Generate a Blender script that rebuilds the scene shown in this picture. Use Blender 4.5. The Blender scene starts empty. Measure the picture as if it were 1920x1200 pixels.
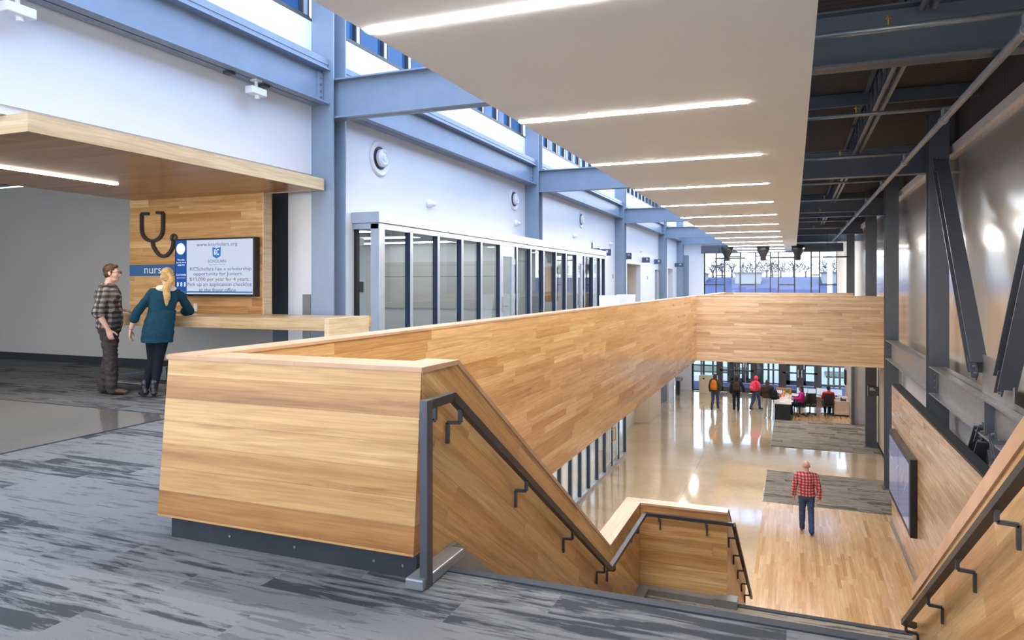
import bpy, bmesh, math, random
from math import sin, cos, tan, pi, radians, sqrt, floor
from mathutils import Vector, Matrix, noise
random.seed(7)
S = bpy.context.scene
COL = S.collection
V3 = Vector

# ------------------------------------------------------------------ materials
MATS = {}
class NT:
    """small helper around a node tree"""
    def __init__(s, name):
        m = bpy.data.materials.new(name); m.use_nodes = True
        s.m = m; s.t = m.node_tree; s.n = s.t.nodes; s.l = s.t.links
        s.b = s.n['Principled BSDF']; s.out = s.n['Material Output']
    def new(s, typ, **kw):
        o = s.n.new(typ)
        for k, v in kw.items(): setattr(o, k, v)
        return o
    def link(s, a, b): s.l.new(a, b)
    def val(s, sock, v):
        if isinstance(v, bpy.types.NodeSocket): s.l.new(v, sock)
        else: sock.default_value = v
    def math(s, op, a, b=0.0, c=0.0):
        o = s.new('ShaderNodeMath', operation=op)
        s.val(o.inputs[0], a); s.val(o.inputs[1], b); s.val(o.inputs[2], c)
        return o.outputs[0]
    def mix(s, f, a, b, blend='MIX'):
        o = s.new('ShaderNodeMix', data_type='RGBA', blend_type=blend)
        s.val(o.inputs[0], f); s.val(o.inputs[6], a); s.val(o.inputs[7], b)
        return o.outputs[2]
    def ramp(s, f, stops, interp='LINEAR'):
        o = s.new('ShaderNodeValToRGB'); cr = o.color_ramp; cr.interpolation = interp
        while len(cr.elements) < len(stops): cr.elements.new(0.5)
        for e, (p, c) in zip(cr.elements, stops):
            e.position = p; e.color = (*c, 1) if len(c) == 3 else c
        s.val(o.inputs[0], f)
        return o.outputs[0]
    def obj(s):
        return s.new('ShaderNodeTexCoord').outputs['Object']
    def dot(s, v, d):
        o = s.new('ShaderNodeVectorMath', operation='DOT_PRODUCT')
        s.link(v, o.inputs[0]); o.inputs[1].default_value = d
        return o.outputs['Value']
    def comb(s, x, y, z=0.0):
        o = s.new('ShaderNodeCombineXYZ')
        s.val(o.inputs[0], x); s.val(o.inputs[1], y); s.val(o.inputs[2], z)
        return o.outputs[0]
    def noise(s, v, scale=1, detail=2, rough=.5, dist=0):
        o = s.new('ShaderNodeTexNoise')
        s.link(v, o.inputs['Vector']); o.inputs['Scale'].default_value = scale
        o.inputs['Detail'].default_value = detail; o.inputs['Roughness'].default_value = rough
        o.inputs['Distortion'].default_value = dist
        return o.outputs['Fac']
    def white(s, v):
        o = s.new('ShaderNodeTexWhiteNoise', noise_dimensions='3D'); s.link(v, o.inputs['Vector'])
        return o.outputs['Value']
    def bump(s, h, strength=.2, dist=.01):
        o = s.new('ShaderNodeBump'); o.inputs['Strength'].default_value = strength
        o.inputs['Distance'].default_value = dist
        s.val(o.inputs['Height'], h); s.link(o.outputs[0], s.b.inputs['Normal'])

def flat(name, col, rough=.5, metal=0., spec=.5, vary=0.06, scale=6., bump=0., emit=None, es=0., coat=0.):
    t = NT(name)
    if vary:
        f = t.noise(t.obj(), scale, 3)
        a = tuple(max(0, c*(1-vary)) for c in col); b = tuple(min(1, c*(1+vary)) for c in col)
        t.link(t.ramp(f, [(.3, a), (.7, b)]), t.b.inputs['Base Color'])
        if bump: t.bump(t.noise(t.obj(), scale*20, 2), bump, .003)
    else:
        t.b.inputs['Base Color'].default_value = (*col, 1)
    t.b.inputs['Roughness'].default_value = rough; t.b.inputs['Metallic'].default_value = metal
    t.b.inputs['Specular IOR Level'].default_value = spec
    if coat: t.b.inputs['Coat Weight'].default_value = coat; t.b.inputs['Coat Roughness'].default_value = .08
    if emit:
        t.b.inputs['Emission Color'].default_value = (*emit, 1); t.b.inputs['Emission Strength'].default_value = es
    return t.m

def wood(name, U, W, w, L, cols, rough=.35, gap=.5, streak=.5, coat=.0, spec=.5):
    """boards along U, stacked along W (object axes), w wide, L long"""
    t = NT(name); o = t.obj()
    u = t.dot(o, U); v = t.dot(o, W)
    vw = t.math('DIVIDE', v, w); row = t.math('FLOOR', vw); fv = t.math('FRACT', vw)
    off = t.white(t.comb(row, 3.7, 1.1))
    ul = t.math('ADD', t.math('DIVIDE', u, L), t.math('MULTIPLY', off, 7.31))
    colu = t.math('FLOOR', ul); fu = t.math('FRACT', ul)
    r = t.white(t.comb(row, colu, .5)); r2 = t.white(t.comb(row, colu, 9.5))
    n = len(cols)
    base = t.ramp(r, [((i+.5)/n, c) for i, c in enumerate(cols)])
    gv = t.comb(t.math('ADD', t.math('MULTIPLY', u, .55), t.math('MULTIPLY', r, 57.)), t.math('ADD', t.math('MULTIPLY', v, 7.), t.math('MULTIPLY', r2, 31.)))
    g1 = t.noise(gv, 1.6, 4, .6, 1.2)
    dark = t.ramp(g1, [(.30, (.60, .43, .28)), (.47, (.93, .90, .86)), (.60, (1.08, 1.1, 1.1))])
    c1 = t.mix(streak, base, dark, 'MULTIPLY')
    band = t.noise(t.comb(t.math('MULTIPLY', u, .12), t.math('ADD', t.math('MULTIPLY', v, 11.), t.math('MULTIPLY', r, 77.))), 1., 2, .5, .4)
    c1 = t.mix(streak*.8, c1, t.ramp(band, [(.35, (.70, .58, .45)), (.6, (1.08, 1.1, 1.12))]), 'MULTIPLY')
    gf = t.comb(t.math('MULTIPLY', u, 2.2), t.math('ADD', t.math('MULTIPLY', v, 85.), t.math('MULTIPLY', r, 99.)))
    g2 = t.noise(gf, 1., 2, .6)
    c2 = t.mix(.45, c1, t.ramp(g2, [(.32, (.66, .56, .46)), (.62, (1.08, 1.08, 1.08))]), 'MULTIPLY')
    e1 = t.math('LESS_THAN', fv, .003/w); e2 = t.math('LESS_THAN', fu, .003/L)
    e = t.math('MULTIPLY', t.math('MAXIMUM', e1, e2), gap)
    c3 = t.mix(e, c2, (.16, .10, .05, 1))
    t.link(c3, t.b.inputs['Base Color'])
    t.b.inputs['Roughness'].default_value = rough; t.b.inputs['Specular IOR Level'].default_value = spec
    if coat: t.b.inputs['Coat Weight'].default_value = coat; t.b.inputs['Coat Roughness'].default_value = .12
    return t.m

def carpet(name, light, mid, dark, lx=1.0, wy=.25, U=(1, 0, 0), W=(0, 1, 0)):
    t = NT(name); o = t.obj(); x = t.dot(o, U); y = t.dot(o, W)
    row = t.math('FLOOR', t.math('DIVIDE', y, wy)); off = t.white(t.comb(row, 1.3, 4.))
    xl = t.math('ADD', t.math('DIVIDE', x, lx), off); c = t.math('FLOOR', xl)
    r = t.white(t.comb(row, c, 2.2)); r2 = t.white(t.comb(row, c, 8.8))
    vec = t.comb(t.math('ADD', t.math('MULTIPLY', x, 1.7), t.math('MULTIPLY', r, 40.)), t.math('ADD', t.math('MULTIPLY', y, 15.), t.math('MULTIPLY', r2, 23.)))
    n1 = t.noise(vec, 1.0, 7, .66, .25)
    th = t.math('SUBTRACT', n1, t.math('MULTIPLY', t.math('SUBTRACT', r, .5), .26))
    base = t.ramp(th, [(.385, dark), (.40, mid), (.445, mid), (.46, light), (.62, light), (.64, mid)])
    base = t.mix(.25, base, t.ramp(r2, [(0., (.6, .6, .6)), (1., (1.2, 1.18, 1.15))]), 'MULTIPLY')
    fine = t.noise(t.obj(), 260., 2, .7)
    base = t.mix(.45, base, t.ramp(fine, [(.3, (.62, .62, .62)), (.7, (1.15, 1.15, 1.15))]), 'MULTIPLY')
    lines = t.math('SINE', t.math('MULTIPLY', y, 640.))
    base = t.mix(.10, base, t.ramp(lines, [(.0, (.6, .6, .6)), (1., (1.1, 1.1, 1.1))]), 'MULTIPLY')
    t.link(base, t.b.inputs['Base Color']); t.b.inputs['Roughness'].default_value = .95
    t.b.inputs['Specular IOR Level'].default_value = .15
    t.bump(t.noise(t.obj(), 300., 2), .5, .004)
    return t.m

def concrete(name, a, b, rough=.1):
    t = NT(name); o = t.obj()
    n1 = t.noise(o, .55, 6, .65, .4); n2 = t.noise(o, 9., 4, .6)
    c = t.ramp(n1, [(.3, a), (.7, b)])
    c = t.mix(.35, c, t.ramp(n2, [(.3, (.75, .73, .7)), (.7, (1.1, 1.1, 1.1))]), 'MULTIPLY')
    x = t.dot(o, (1, 0, 0)); y = t.dot(o, (0, 1, 0))
    j = t.math('MAXIMUM', t.math('LESS_THAN', t.math('FRACT', t.math('DIVIDE', t.math('ADD', x, 2.95), 4.6)), .0025),
               t.math('LESS_THAN', t.math('FRACT', t.math('DIVIDE', y, 4.6)), .0025))
    c = t.mix(t.math('MULTIPLY', j, .6), c, (.2, .16, .12, 1))
    t.link(c, t.b.inputs['Base Color'])
    t.link(t.ramp(n2, [(.3, (rough*.7,)*3), (.7, (rough*1.4,)*3)]), t.b.inputs['Roughness'])
    t.b.inputs['Specular IOR Level'].default_value = .75
    t.b.inputs['Coat Weight'].default_value = .55; t.b.inputs['Coat Roughness'].default_value = .05
    t.bump(t.noise(o, 1.3, 3), .06, .02)
    return t.m

def glass(name, tint=(.93, .97, .98), refl=1.0, mn=.04):
    t = NT(name); t.n.remove(t.b)
    tr = t.new('ShaderNodeBsdfTransparent'); tr.inputs[0].default_value = (*tint, 1)
    gl = t.new('ShaderNodeBsdfGlossy'); gl.inputs['Roughness'].default_value = .02
    fr = t.new('ShaderNodeFresnel'); fr.inputs[0].default_value = 1.5
    ms = t.new('ShaderNodeMixShader')
    f = t.math('MAXIMUM', t.math('MULTIPLY', fr.outputs[0], refl), mn)
    f = t.math('MULTIPLY', f, t.math('SUBTRACT', 1., t.new('ShaderNodeNewGeometry').outputs['Backfacing']))
    t.link(f, ms.inputs[0]); t.link(tr.outputs[0], ms.inputs[1]); t.link(gl.outputs[0], ms.inputs[2])
    t.link(ms.outputs[0], t.out.inputs[0])
    return t.m

def panel_wall(name):
    """satin beige wall panel with faint vertical brushing"""
    t = NT(name); o = t.obj()
    y = t.dot(o, (0, 1, 0)); z = t.dot(o, (0, 0, 1))
    br = t.noise(t.comb(t.math('MULTIPLY', y, 60.), t.math('MULTIPLY', z, 1.2)), 1., 3, .6)
    big = t.noise(o, .5, 3)
    c = t.ramp(big, [(.3, (.50, .45, .395)), (.7, (.58, .53, .475))])
    c = t.mix(.25, c, t.ramp(br, [(.3, (.8, .8, .8)), (.7, (1.1, 1.1, 1.1))]), 'MULTIPLY')
    t.link(c, t.b.inputs['Base Color'])
    t.link(t.ramp(br, [(.2, (.17,)*3), (.8, (.27,)*3)]), t.b.inputs['Roughness'])
    t.b.inputs['Specular IOR Level'].default_value = .8
    t.b.inputs['Coat Weight'].default_value = 1.; t.b.inputs['Coat Roughness'].default_value = .16; t.b.inputs['Coat IOR'].default_value = 1.7
    t.bump(t.noise(o, .9, 2), .04, .05)
    return t.m

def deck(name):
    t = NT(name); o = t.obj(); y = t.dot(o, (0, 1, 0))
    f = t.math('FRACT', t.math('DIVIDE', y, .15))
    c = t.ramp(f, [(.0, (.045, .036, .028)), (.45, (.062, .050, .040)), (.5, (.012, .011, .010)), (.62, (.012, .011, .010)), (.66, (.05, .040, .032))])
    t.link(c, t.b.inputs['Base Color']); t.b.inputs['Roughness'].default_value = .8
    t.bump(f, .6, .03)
    return t.m

def plaid(name, a, b, c, per=.075, k=(.55, 1.0)):
    t = NT(name); o = t.obj()
    h = t.math('ADD', t.math('MULTIPLY', t.dot(o, (1, 0, 0)), k[0]), t.math('MULTIPLY', t.dot(o, (0, 1, 0)), k[1]))
    z = t.dot(o, (0, 0, 1))
    wob = t.math('MULTIPLY', t.math('SUBTRACT', t.noise(o, 7., 2), .5), .05)
    fh = t.math('FRACT', t.math('DIVIDE', t.math('ADD', h, wob), per)); fz = t.math('FRACT', t.math('DIVIDE', t.math('ADD', z, wob), per))
    bh = t.math('GREATER_THAN', fh, .5); bz = t.math('GREATER_THAN', fz, .5)
    s = t.math('MULTIPLY', t.math('ADD', bh, bz), .5)
    col = t.ramp(s, [(0., a), (.25, a), (.26, b), (.74, b), (.76, c)], 'CONSTANT')
    t.link(col, t.b.inputs['Base Color']); t.b.inputs['Roughness'].default_value = .9
    return t.m

def scribble(name):
    """white board with rows of marker writing"""
    t = NT(name); o = t.obj()
    y = t.dot(o, (0, 1, 0)); z = t.dot(o, (0, 0, 1))
    n = t.noise(t.comb(t.math('MULTIPLY', y, 30.), t.math('MULTIPLY', z, 40.)), 1., 2, .6)
    blk = t.noise(t.comb(t.math('MULTIPLY', y, 1.3), t.math('MULTIPLY', z, 1.7)), 1., 1)
    row = t.math('LESS_THAN', t.math('FRACT', t.math('DIVIDE', z, .11)), .42)
    ink = t.math('MULTIPLY', t.math('MULTIPLY', t.math('GREATER_THAN', n, .56), row), t.math('GREATER_THAN', blk, .56))
    ic = t.ramp(t.noise(t.comb(y, z), .9, 1), [(.45, (.12, .13, .2)), (.55, (.6, .14, .06))])
    t.link(t.mix(t.math('MULTIPLY', ink, .7), (.66, .66, .65, 1), ic), t.b.inputs['Base Color'])
    t.b.inputs['Roughness'].default_value = .25
    return t.m

ASH = [(.68, .43, .19), (.55, .30, .11), (.76, .52, .26), (.62, .36, .14), (.72, .47, .22), (.50, .26, .09), (.70, .44, .20)]
ASHL = [(.74, .56, .37), (.62, .42, .25), (.78, .61, .43), (.68, .49, .31), (.55, .36, .21), (.72, .53, .345)]
SL = .638
SN = 1/sqrt(1+SL*SL)
M = dict(
    steel=flat('painted_steel', (.235, .295, .385), .38, 0, .5, .05, 3),
    steel_dark_shaded=flat('dark_shaded_steel', (.085, .098, .122), .36, 0, .5, .08, 3),  # shaded copy of the same grey-blue paint, dimness put into its colour
    white=flat('white_wall_paint', (.80, .82, .86), .32, 0, .5, .015, 1.5),
    grey=flat('grey_wall_paint', (.44, .43, .42), .55, 0, .4, .03, 1.2),
    bluegrey=flat('blue_grey_paint', (.14, .175, .23), .5, 0, .4, .03, 2),
    soffit=flat('soffit_board', (.79, .84, .88), .6, 0, .3, .015, 1.),
    lamp=flat('lamp_diffuser', (1, 1, 1), .5, vary=0, emit=(1, .95, .88), es=120.),
    lamp_warm=flat('canopy_lamp', (1, 1, 1), .5, vary=0, emit=(1, .90, .76), es=45.),
    lamp_cool=flat('classroom_lamp', (1, 1, 1), .5, vary=0, emit=(1, .97, .9), es=9.),
    black=flat('black_plastic', (.014, .014, .016), .4, 0, .5, .1, 8),
    mullion_shade=flat('navy_mullion_shade', (.03, .045, .08), .5, 0, .4, .1, 5),  # shade on the mullion sides, put into the colour
    toe=flat('charcoal_toe_kick', (.024, .028, .035), .6, 0, .35, .15, 5),
    rail=flat('dark_rail_steel', (.052, .047, .048), .42, .35, .5, .1, 9),
    post=flat('grey_post_steel', (.085, .09, .105), .4, .4, .5, .1, 9),
    galv=flat('grey_stringer_steel', (.27, .285, .30), .35, .5, .5, .1, 7),
    chrome=flat('brushed_metal', (.55, .55, .55), .25, .9, .5, .05, 9),
    alu=flat('silver_aluminium', (.55, .60, .68), .3, .45, .5, .04, 4),
    bronze=flat('dark_bronze_frame', (.075, .075, .078), .4, .3, .5, .06, 4),
    carpet=carpet('carpet_plank', (.190, .198, .210), (.130, .137, .149), (.054, .060, .071)),
    carpet_brown=carpet('brown_carpet_plank', (.30, .27, .235), (.175, .155, .135), (.085, .075, .066), 1.0, .25),
    nose=flat('stair_nosing', (.035, .042, .055), .75, 0, .3, .05, 9),
    conc=concrete('polished_tan_concrete', (.50, .385, .25), (.62, .49, .34), .10),
    conc_up=concrete('polished_grey_concrete', (.15, .14, .13), (.22, .21, .195), .10),
    wood_block=wood('wide_ash_boards', (1, 0, 0), (0, 0, 1), .134, 40., [(.52, .29, .105), (.64, .395, .165), (.41, .20, .06), (.57, .33, .125), (.36, .16, .045), (.51, .275, .092)], .33, .55, .8),
    wood_guard=wood('ash_boards_along_hall', (0, 1, 0), (0, 0, 1), .105, 1.55, ASH, .24, .3, .5, .3),
    wood_bridge=wood('pale_ash_boards', (1, 0, 0), (0, 0, 1), .105, 1.9, ASHL, .3, .35, .55),
    wood_slope=wood('sloping_ash_boards', (0, SN, -SL*SN), (0, SL*SN, SN), .135, 1.6, ASH, .3, .5, .7),
    wood_land=wood('landing_ash_boards', (1, 0, 0), (0, 0, 1), .16, 3.1, ASH, .35, .55, .8),
    wood_mon=wood('light_ash_boards', (0, 1, 0), (0, 0, 1), .11, 1.6, ASHL, .24, .3, .6, .35),
    wood_nurse=wood('nurse_wall_boards', (1, 0, 0), (0, 0, 1), .128, 1.5, ASH, .32, .35, .6),
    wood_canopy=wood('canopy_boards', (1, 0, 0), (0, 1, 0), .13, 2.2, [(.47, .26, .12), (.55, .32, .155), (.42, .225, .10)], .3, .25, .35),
    wood_pale=wood('pale_edge_board', (0, 1, 0), (0, 0, 1), .4, 4.5, [(.72, .58, .38), (.68, .52, .32)], .4, .3, .35),
    wood_count=wood('counter_board', (1, 0, 0), (0, 0, 1), .4, 3.3, [(.58, .42, .235), (.55, .38, .2)], .3, .3, .5),
    wood_cap=wood('ash_cap_rail', (0, 1, 0), (1, 0, 0), .5, 3., [(.66, .42, .27), (.62, .39, .24)], .35, .4, .3),
    wood_cap_cross=wood('ash_cap_rail_cross', (1, 0, 0), (0, 1, 0), .5, 3., [(.66, .42, .27), (.62, .39, .24)], .35, .4, .3),
    wood_floor=wood('strip_wood_floor', (0, 1, 0), (1, 0, 0), .075, 1.3, [(.66, .46, .27), (.60, .39, .20), (.70, .51, .32), (.52, .32, .155)], .2, .3, .35, .5),
    panel=panel_wall('satin_wall_panel'),
    lavender=flat('pale_lavender_panel', (.56, .55, .60), .35, 0, .5, .03, 2),
    cream=flat('cream_wall_paint', (.68, .61, .52), .5, 0, .4, .02, 2),
    deck=deck('ribbed_roof_deck'),
    glass=glass('window_glass'),
    glass_tint=glass('tinted_clerestory_glass', (.15, .25, .36)),
    glass_in=glass('partition_glass', (.88, .93, .95), 1.5, .07),
    screen=flat('tv_screen', (.02, .02, .03), .2, vary=0, emit=(.72, .82, 1.), es=.42),
    screen_blue=flat('tv_blue_strip', (.0, .02, .1), .2, vary=0, emit=(.02, .10, .42), es=.35),
    screen_white=flat('tv_white_mark', (.8, .8, .8), .2, vary=0, emit=(.85, .93, 1.), es=.42),
    ink=flat('slide_blue_ink', (.03, .09, .22), .6, vary=0),
    ink_red=flat('slide_red_ink', (.22, .05, .10), .6, vary=0),
    ink_grey=flat('slide_grey_ink', (.10, .10, .12), .6, vary=0),
    logo=flat('slide_logo_blue', (.02, .14, .45), .4, vary=0, emit=(.03, .2, .6), es=.15),
    signblue=flat('sign_blue', (.035, .13, .33), .45, vary=.04),
    signwhite=flat('sign_white', (.85, .85, .85), .4, vary=0),
    roomsign=flat('room_sign_slate', (.06, .085, .15), .4, vary=.05),
    vwall=flat('display_screen', (.03, .03, .05), .12, vary=0, emit=(.30, .34, .62), es=.2),
    vline=flat('display_pale_line', (.1, .1, .1), .3, vary=0, emit=(.6, .65, .8), es=.25),
    board=scribble('marker_board'),
    plate=flat('white_fixture', (.82, .83, .86), .35, vary=.02),
    plastic_tan=flat('tan_cabinet', (.72, .62, .47), .5, vary=.03),
    deskwood=wood('desk_laminate', (1, 0, 0), (0, 0, 1), .12, 2., [(.62, .52, .44), (.68, .58, .5)], .4, .2, .3),
    desktop=flat('desk_top_laminate', (.62, .54, .46), .35, vary=.05),
    orange=flat('orange_partition', (.55, .25, .09), .7, vary=.08),
    mesh=flat('black_mesh_fabric', (.02, .022, .026), .8, vary=.2, scale=30),
    red=flat('red_plastic', (.6, .03, .03), .4, vary=0),
    greenp=flat('green_leaf', (.06, .28, .07), .6, vary=.3),
    brass=flat('brass_sprinkler', (.5, .3, .08), .35, .8),
    tarmac=flat('blue_grey_tarmac', (.032, .046, .135), .9, vary=.15, scale=.15),
    pave=flat('pale_concrete_paving', (.36, .355, .34), .8, vary=.05, scale=.8),
    grass=flat('winter_grass', (.10, .10, .06), .95, vary=.35, scale=2.),
    bark=flat('bare_twigs', (.045, .043, .06), .95, vary=.2),
    whitebld=flat('pale_building', (.34, .33, .32), .8, vary=.03),
)

# ------------------------------------------------------------------ mesh building
class MB:
    def __init__(s): s.bm = bmesh.new()
    def box(s, x0, x1, y0, y1, z0, z1):
        if x0 > x1: x0, x1 = x1, x0
        if y0 > y1: y0, y1 = y1, y0
        if z0 > z1: z0, z1 = z1, z0
        v = [s.bm.verts.new(p) for p in ((x0,y0,z0),(x1,y0,z0),(x1,y1,z0),(x0,y1,z0),(x0,y0,z1),(x1,y0,z1),(x1,y1,z1),(x0,y1,z1))]
        for f in ((3,2,1,0),(4,5,6,7),(0,1,5,4),(1,2,6,5),(2,3,7,6),(3,0,4,7)): s.bm.faces.new([v[i] for i in f])
        return s
    def prism(s, pts, d):
        """polygon of 3-D points extruded by vector d"""
        d = V3(d); a = [s.bm.verts.new(V3(p)) for p in pts]; b = [s.bm.verts.new(V3(p)+d) for p in pts]; n = len(a)
        s.bm.faces.new(a); s.bm.faces.new(b[::-1])
        for i in range(n): s.bm.faces.new((a[(i+1) % n], a[i], b[i], b[(i+1) % n]))
        return s
    def yz(s, pts, x0, x1): return s.prism([(x0, y, z) for y, z in pts], (x1-x0, 0, 0))
    def xz(s, pts, y0, y1): return s.prism([(x, y0, z) for x, z in pts], (0, y1-y0, 0))
    def cyl(s, p0, p1, r0, r1=None, n=12):
        r1 = r0 if r1 is None else r1
        p0 = V3(p0); p1 = V3(p1); q = (p1-p0).to_track_quat('Z', 'Y')
        a = []; b = []
        for i in range(n):
            e = V3((cos(2*pi*i/n), sin(2*pi*i/n), 0)); e = q @ e
            a.append(s.bm.verts.new(p0+e*r0)); b.append(s.bm.verts.new(p1+e*r1))
        s.bm.faces.new(a[::-1]); s.bm.faces.new(b)
        for i in range(n): s.bm.faces.new((a[i], a[(i+1) % n], b[(i+1) % n], b[i]))
        return s
    def bar(s, p0, p1, w, h, up=(0, 0, 1)):
        """rectangular bar from p0 to p1, w across, h along up"""
        p0 = V3(p0); p1 = V3(p1); d = (p1-p0).normalized(); u = V3(up); r = d.cross(u)
        if r.length < 1e-4: r = d.cross(V3((0, 1, 0)))
        r.normalize(); u = r.cross(d).normalized()
        pts = [p0+r*w/2*a+u*h/2*b for a, b in ((-1,-1),(1,-1),(1,1),(-1,1))]
        return s.prism(pts, p1-p0)
    def path(s, pts, w, h, up=(0, 0, 1)):
        for a, b in zip(pts, pts[1:]): s.bar(a, b, w, h, up)
        return s
    def tube(s, pts, r, n=10):
        for a, b in zip(pts, pts[1:]): s.cyl(a, b, r, None, n)
        for p in pts[1:-1]: s.ball(p, (r, r, r), 1)
        return s
    def ball(s, c, r, sub=2, rot=None):
        r = r if hasattr(r, '__len__') else (r, r, r)
        m = Matrix.Translation(V3(c)) @ (rot.to_4x4() if rot else Matrix()) @ Matrix.Diagonal((*r, 1))
        bmesh.ops.create_icosphere(s.bm, subdivisions=sub, radius=1, matrix=m); return s
    def caps(s, p0, r0, p1, r1, n=14):
        s.cyl(p0, p1, r0, r1, n); s.ball(p0, r0); s.ball(p1, r1); return s
    def ring(s, c, R, r, axis=(0, 1, 0), n=24, m=8, sq=1.0):
        q = V3(axis).to_track_quat('Z', 'Y'); c = V3(c); g = []
        for i in range(n):
            a = 2*pi*i/n; row = []
            for j in range(m):
                b = 2*pi*j/m
                p = V3(((R+r*cos(b))*cos(a), (R+r*cos(b))*sin(a)*sq, r*sin(b)))
                row.append(s.bm.verts.new(c+q @ p))
            g.append(row)
        for i in range(n):
            for j in range(m):
                s.bm.faces.new((g[i][j], g[(i+1) % n][j], g[(i+1) % n][(j+1) % m], g[i][(j+1) % m]))
        return s
    def lathe(s, c, prof, axis=(0, 0, 1), n=24):
        q = V3(axis).to_track_quat('Z', 'Y'); c = V3(c); rows = []
        for r, h in prof:
            rows.append([s.bm.verts.new(c+q @ V3((r*cos(2*pi*i/n), r*sin(2*pi*i/n), h))) for i in range(n)])
        for a, b in zip(rows, rows[1:]):
            for i in range(n): s.bm.faces.new((a[i], a[(i+1) % n], b[(i+1) % n], b[i]))
        s.bm.faces.new(rows[0][::-1]); s.bm.faces.new(rows[-1]); return s
    def loft(s, secs, n=20):
        """secs: (center, x-axis vector, y-axis vector) ellipses"""
        rows = []
        for c, ax, ay in secs:
            c = V3(c); ax = V3(ax); ay = V3(ay)
            rows.append([s.bm.verts.new(c+ax*cos(2*pi*i/n)+ay*sin(2*pi*i/n)) for i in range(n)])
        for a, b in zip(rows, rows[1:]):
            for i in range(n): s.bm.faces.new((a[i], a[(i+1) % n], b[(i+1) % n], b[i]))
        s.bm.faces.new(rows[0][::-1]); s.bm.faces.new(rows[-1]); return s
    def build(s, name, mat, parent=None, bevel=0, smooth=False, base=None):
        bmesh.ops.recalc_face_normals(s.bm, faces=s.bm.faces)
        org = base
        if parent is not None: org = world_loc(parent)
        if org is not None: bmesh.ops.translate(s.bm, verts=s.bm.verts, vec=-V3(org))
        me = bpy.data.meshes.new(name); s.bm.to_mesh(me); s.bm.free()
        ob = bpy.data.objects.new(name, me); COL.objects.link(ob)
        if parent is not None: ob.parent = parent
        elif base is not None: ob.location = base
        me.materials.append(mat if not isinstance(mat, str) else M[mat])
        if smooth:
            for p in me.polygons: p.use_smooth = True
        if bevel:
            b = ob.modifiers.new('bevel', 'BEVEL'); b.width = bevel; b.segments = 2; b.limit_method = 'ANGLE'
        return ob
def world_loc(o):
    l = V3((0, 0, 0))
    while o is not None: l = l+o.location; o = o.parent
    return l
def tag(o, label, cat, group=None, kind='thing'):
    o['label'] = label; o['category'] = cat; o['kind'] = kind
    if group: o['group'] = group
    return o
def thing(name, label, cat, loc=(0, 0, 0), group=None, rz=0):
    o = bpy.data.objects.new(name, None); COL.objects.link(o); o.location = loc; o.rotation_euler = (0, 0, rz)
    o.empty_display_size = .1
    return tag(o, label, cat, group)
def struct(o):
    o['kind'] = 'structure'; return o
def sbox(name, mat, *b): return struct(MB().box(*b).build(name, mat))
def box(name, mat, parent, *b, bevel=0): return MB().box(*b).build(name, mat, parent, bevel)
def copy_thing(root, loc, label=None, rz=None):
    r = root.copy(); COL.objects.link(r); r.location = loc
    if rz is not None: r.rotation_euler = (0, 0, rz)
    if label: r['label'] = label
    for ch in root.children:
        c = ch.copy(); COL.objects.link(c); c.parent = r
        for g in ch.children:
            d = g.copy(); COL.objects.link(d); d.parent = c
    return r
def text(body, c, w, h, mat, parent, name='lettering', facing='-Y'):
    cu = bpy.data.curves.new('t', 'FONT'); cu.body = body; cu.size = 1; cu.extrude = 0; cu.resolution_u = 3
    ob = bpy.data.objects.new('t', cu); COL.objects.link(ob)
    me = bpy.data.meshes.new_from_object(ob.evaluated_get(bpy.context.evaluated_depsgraph_get()))
    bpy.data.objects.remove(ob); bpy.data.curves.remove(cu)
    xs = [v.co.x for v in me.vertices]; ys = [v.co.y for v in me.vertices]
    x0, x1, y0, y1 = min(xs), max(xs), min(ys), max(ys)
    if w is None: w = (x1-x0)*h/(y1-y0)
    p = world_loc(parent); me.name = name
    for v in me.vertices:
        a = ((v.co.x-x0)/(x1-x0)-.5)*w; b = ((v.co.y-y0)/(y1-y0)-.5)*h
        q = V3((c[0]+a, c[1], c[2]+b)) if facing == '-Y' else V3((c[0], c[1]-a, c[2]+b))
        v.co = q-p
    me.materials.clear(); me.materials.append(M[mat])
    o = bpy.data.objects.new(name, me); COL.objects.link(o); o.parent = parent
    return o
def wflange_y(mb, x, y0, y1, z0, z1, w=.25, t=.022):
    """I-beam along Y"""
    mb.box(x-w/2, x+w/2, y0, y1, z0, z0+t); mb.box(x-w/2, x+w/2, y0, y1, z1-t, z1); mb.box(x-.008, x+.008, y0, y1, z0, z1); return mb
def wflange_x(mb, y, x0, x1, z0, z1, w=.25, t=.022):
    mb.box(x0, x1, y-w/2, y+w/2, z0, z0+t); mb.box(x0, x1, y-w/2, y+w/2, z1-t, z1); mb.box(x0, x1, y-.008, y+.008, z0, z1); return mb

ZL = -4.54
# ------------------------------------------------------------------ camera
cam = bpy.data.cameras.new('camera'); co = bpy.data.objects.new('camera', cam); COL.objects.link(co)
co.location = (0, 0, 1.48); co.rotation_euler = (pi/2, 0, radians(21.764))
cam.lens = 24.75; cam.sensor_width = 36; cam.shift_y = -67/1920; cam.clip_start = .05; cam.clip_end = 600
S.camera = co

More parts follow.
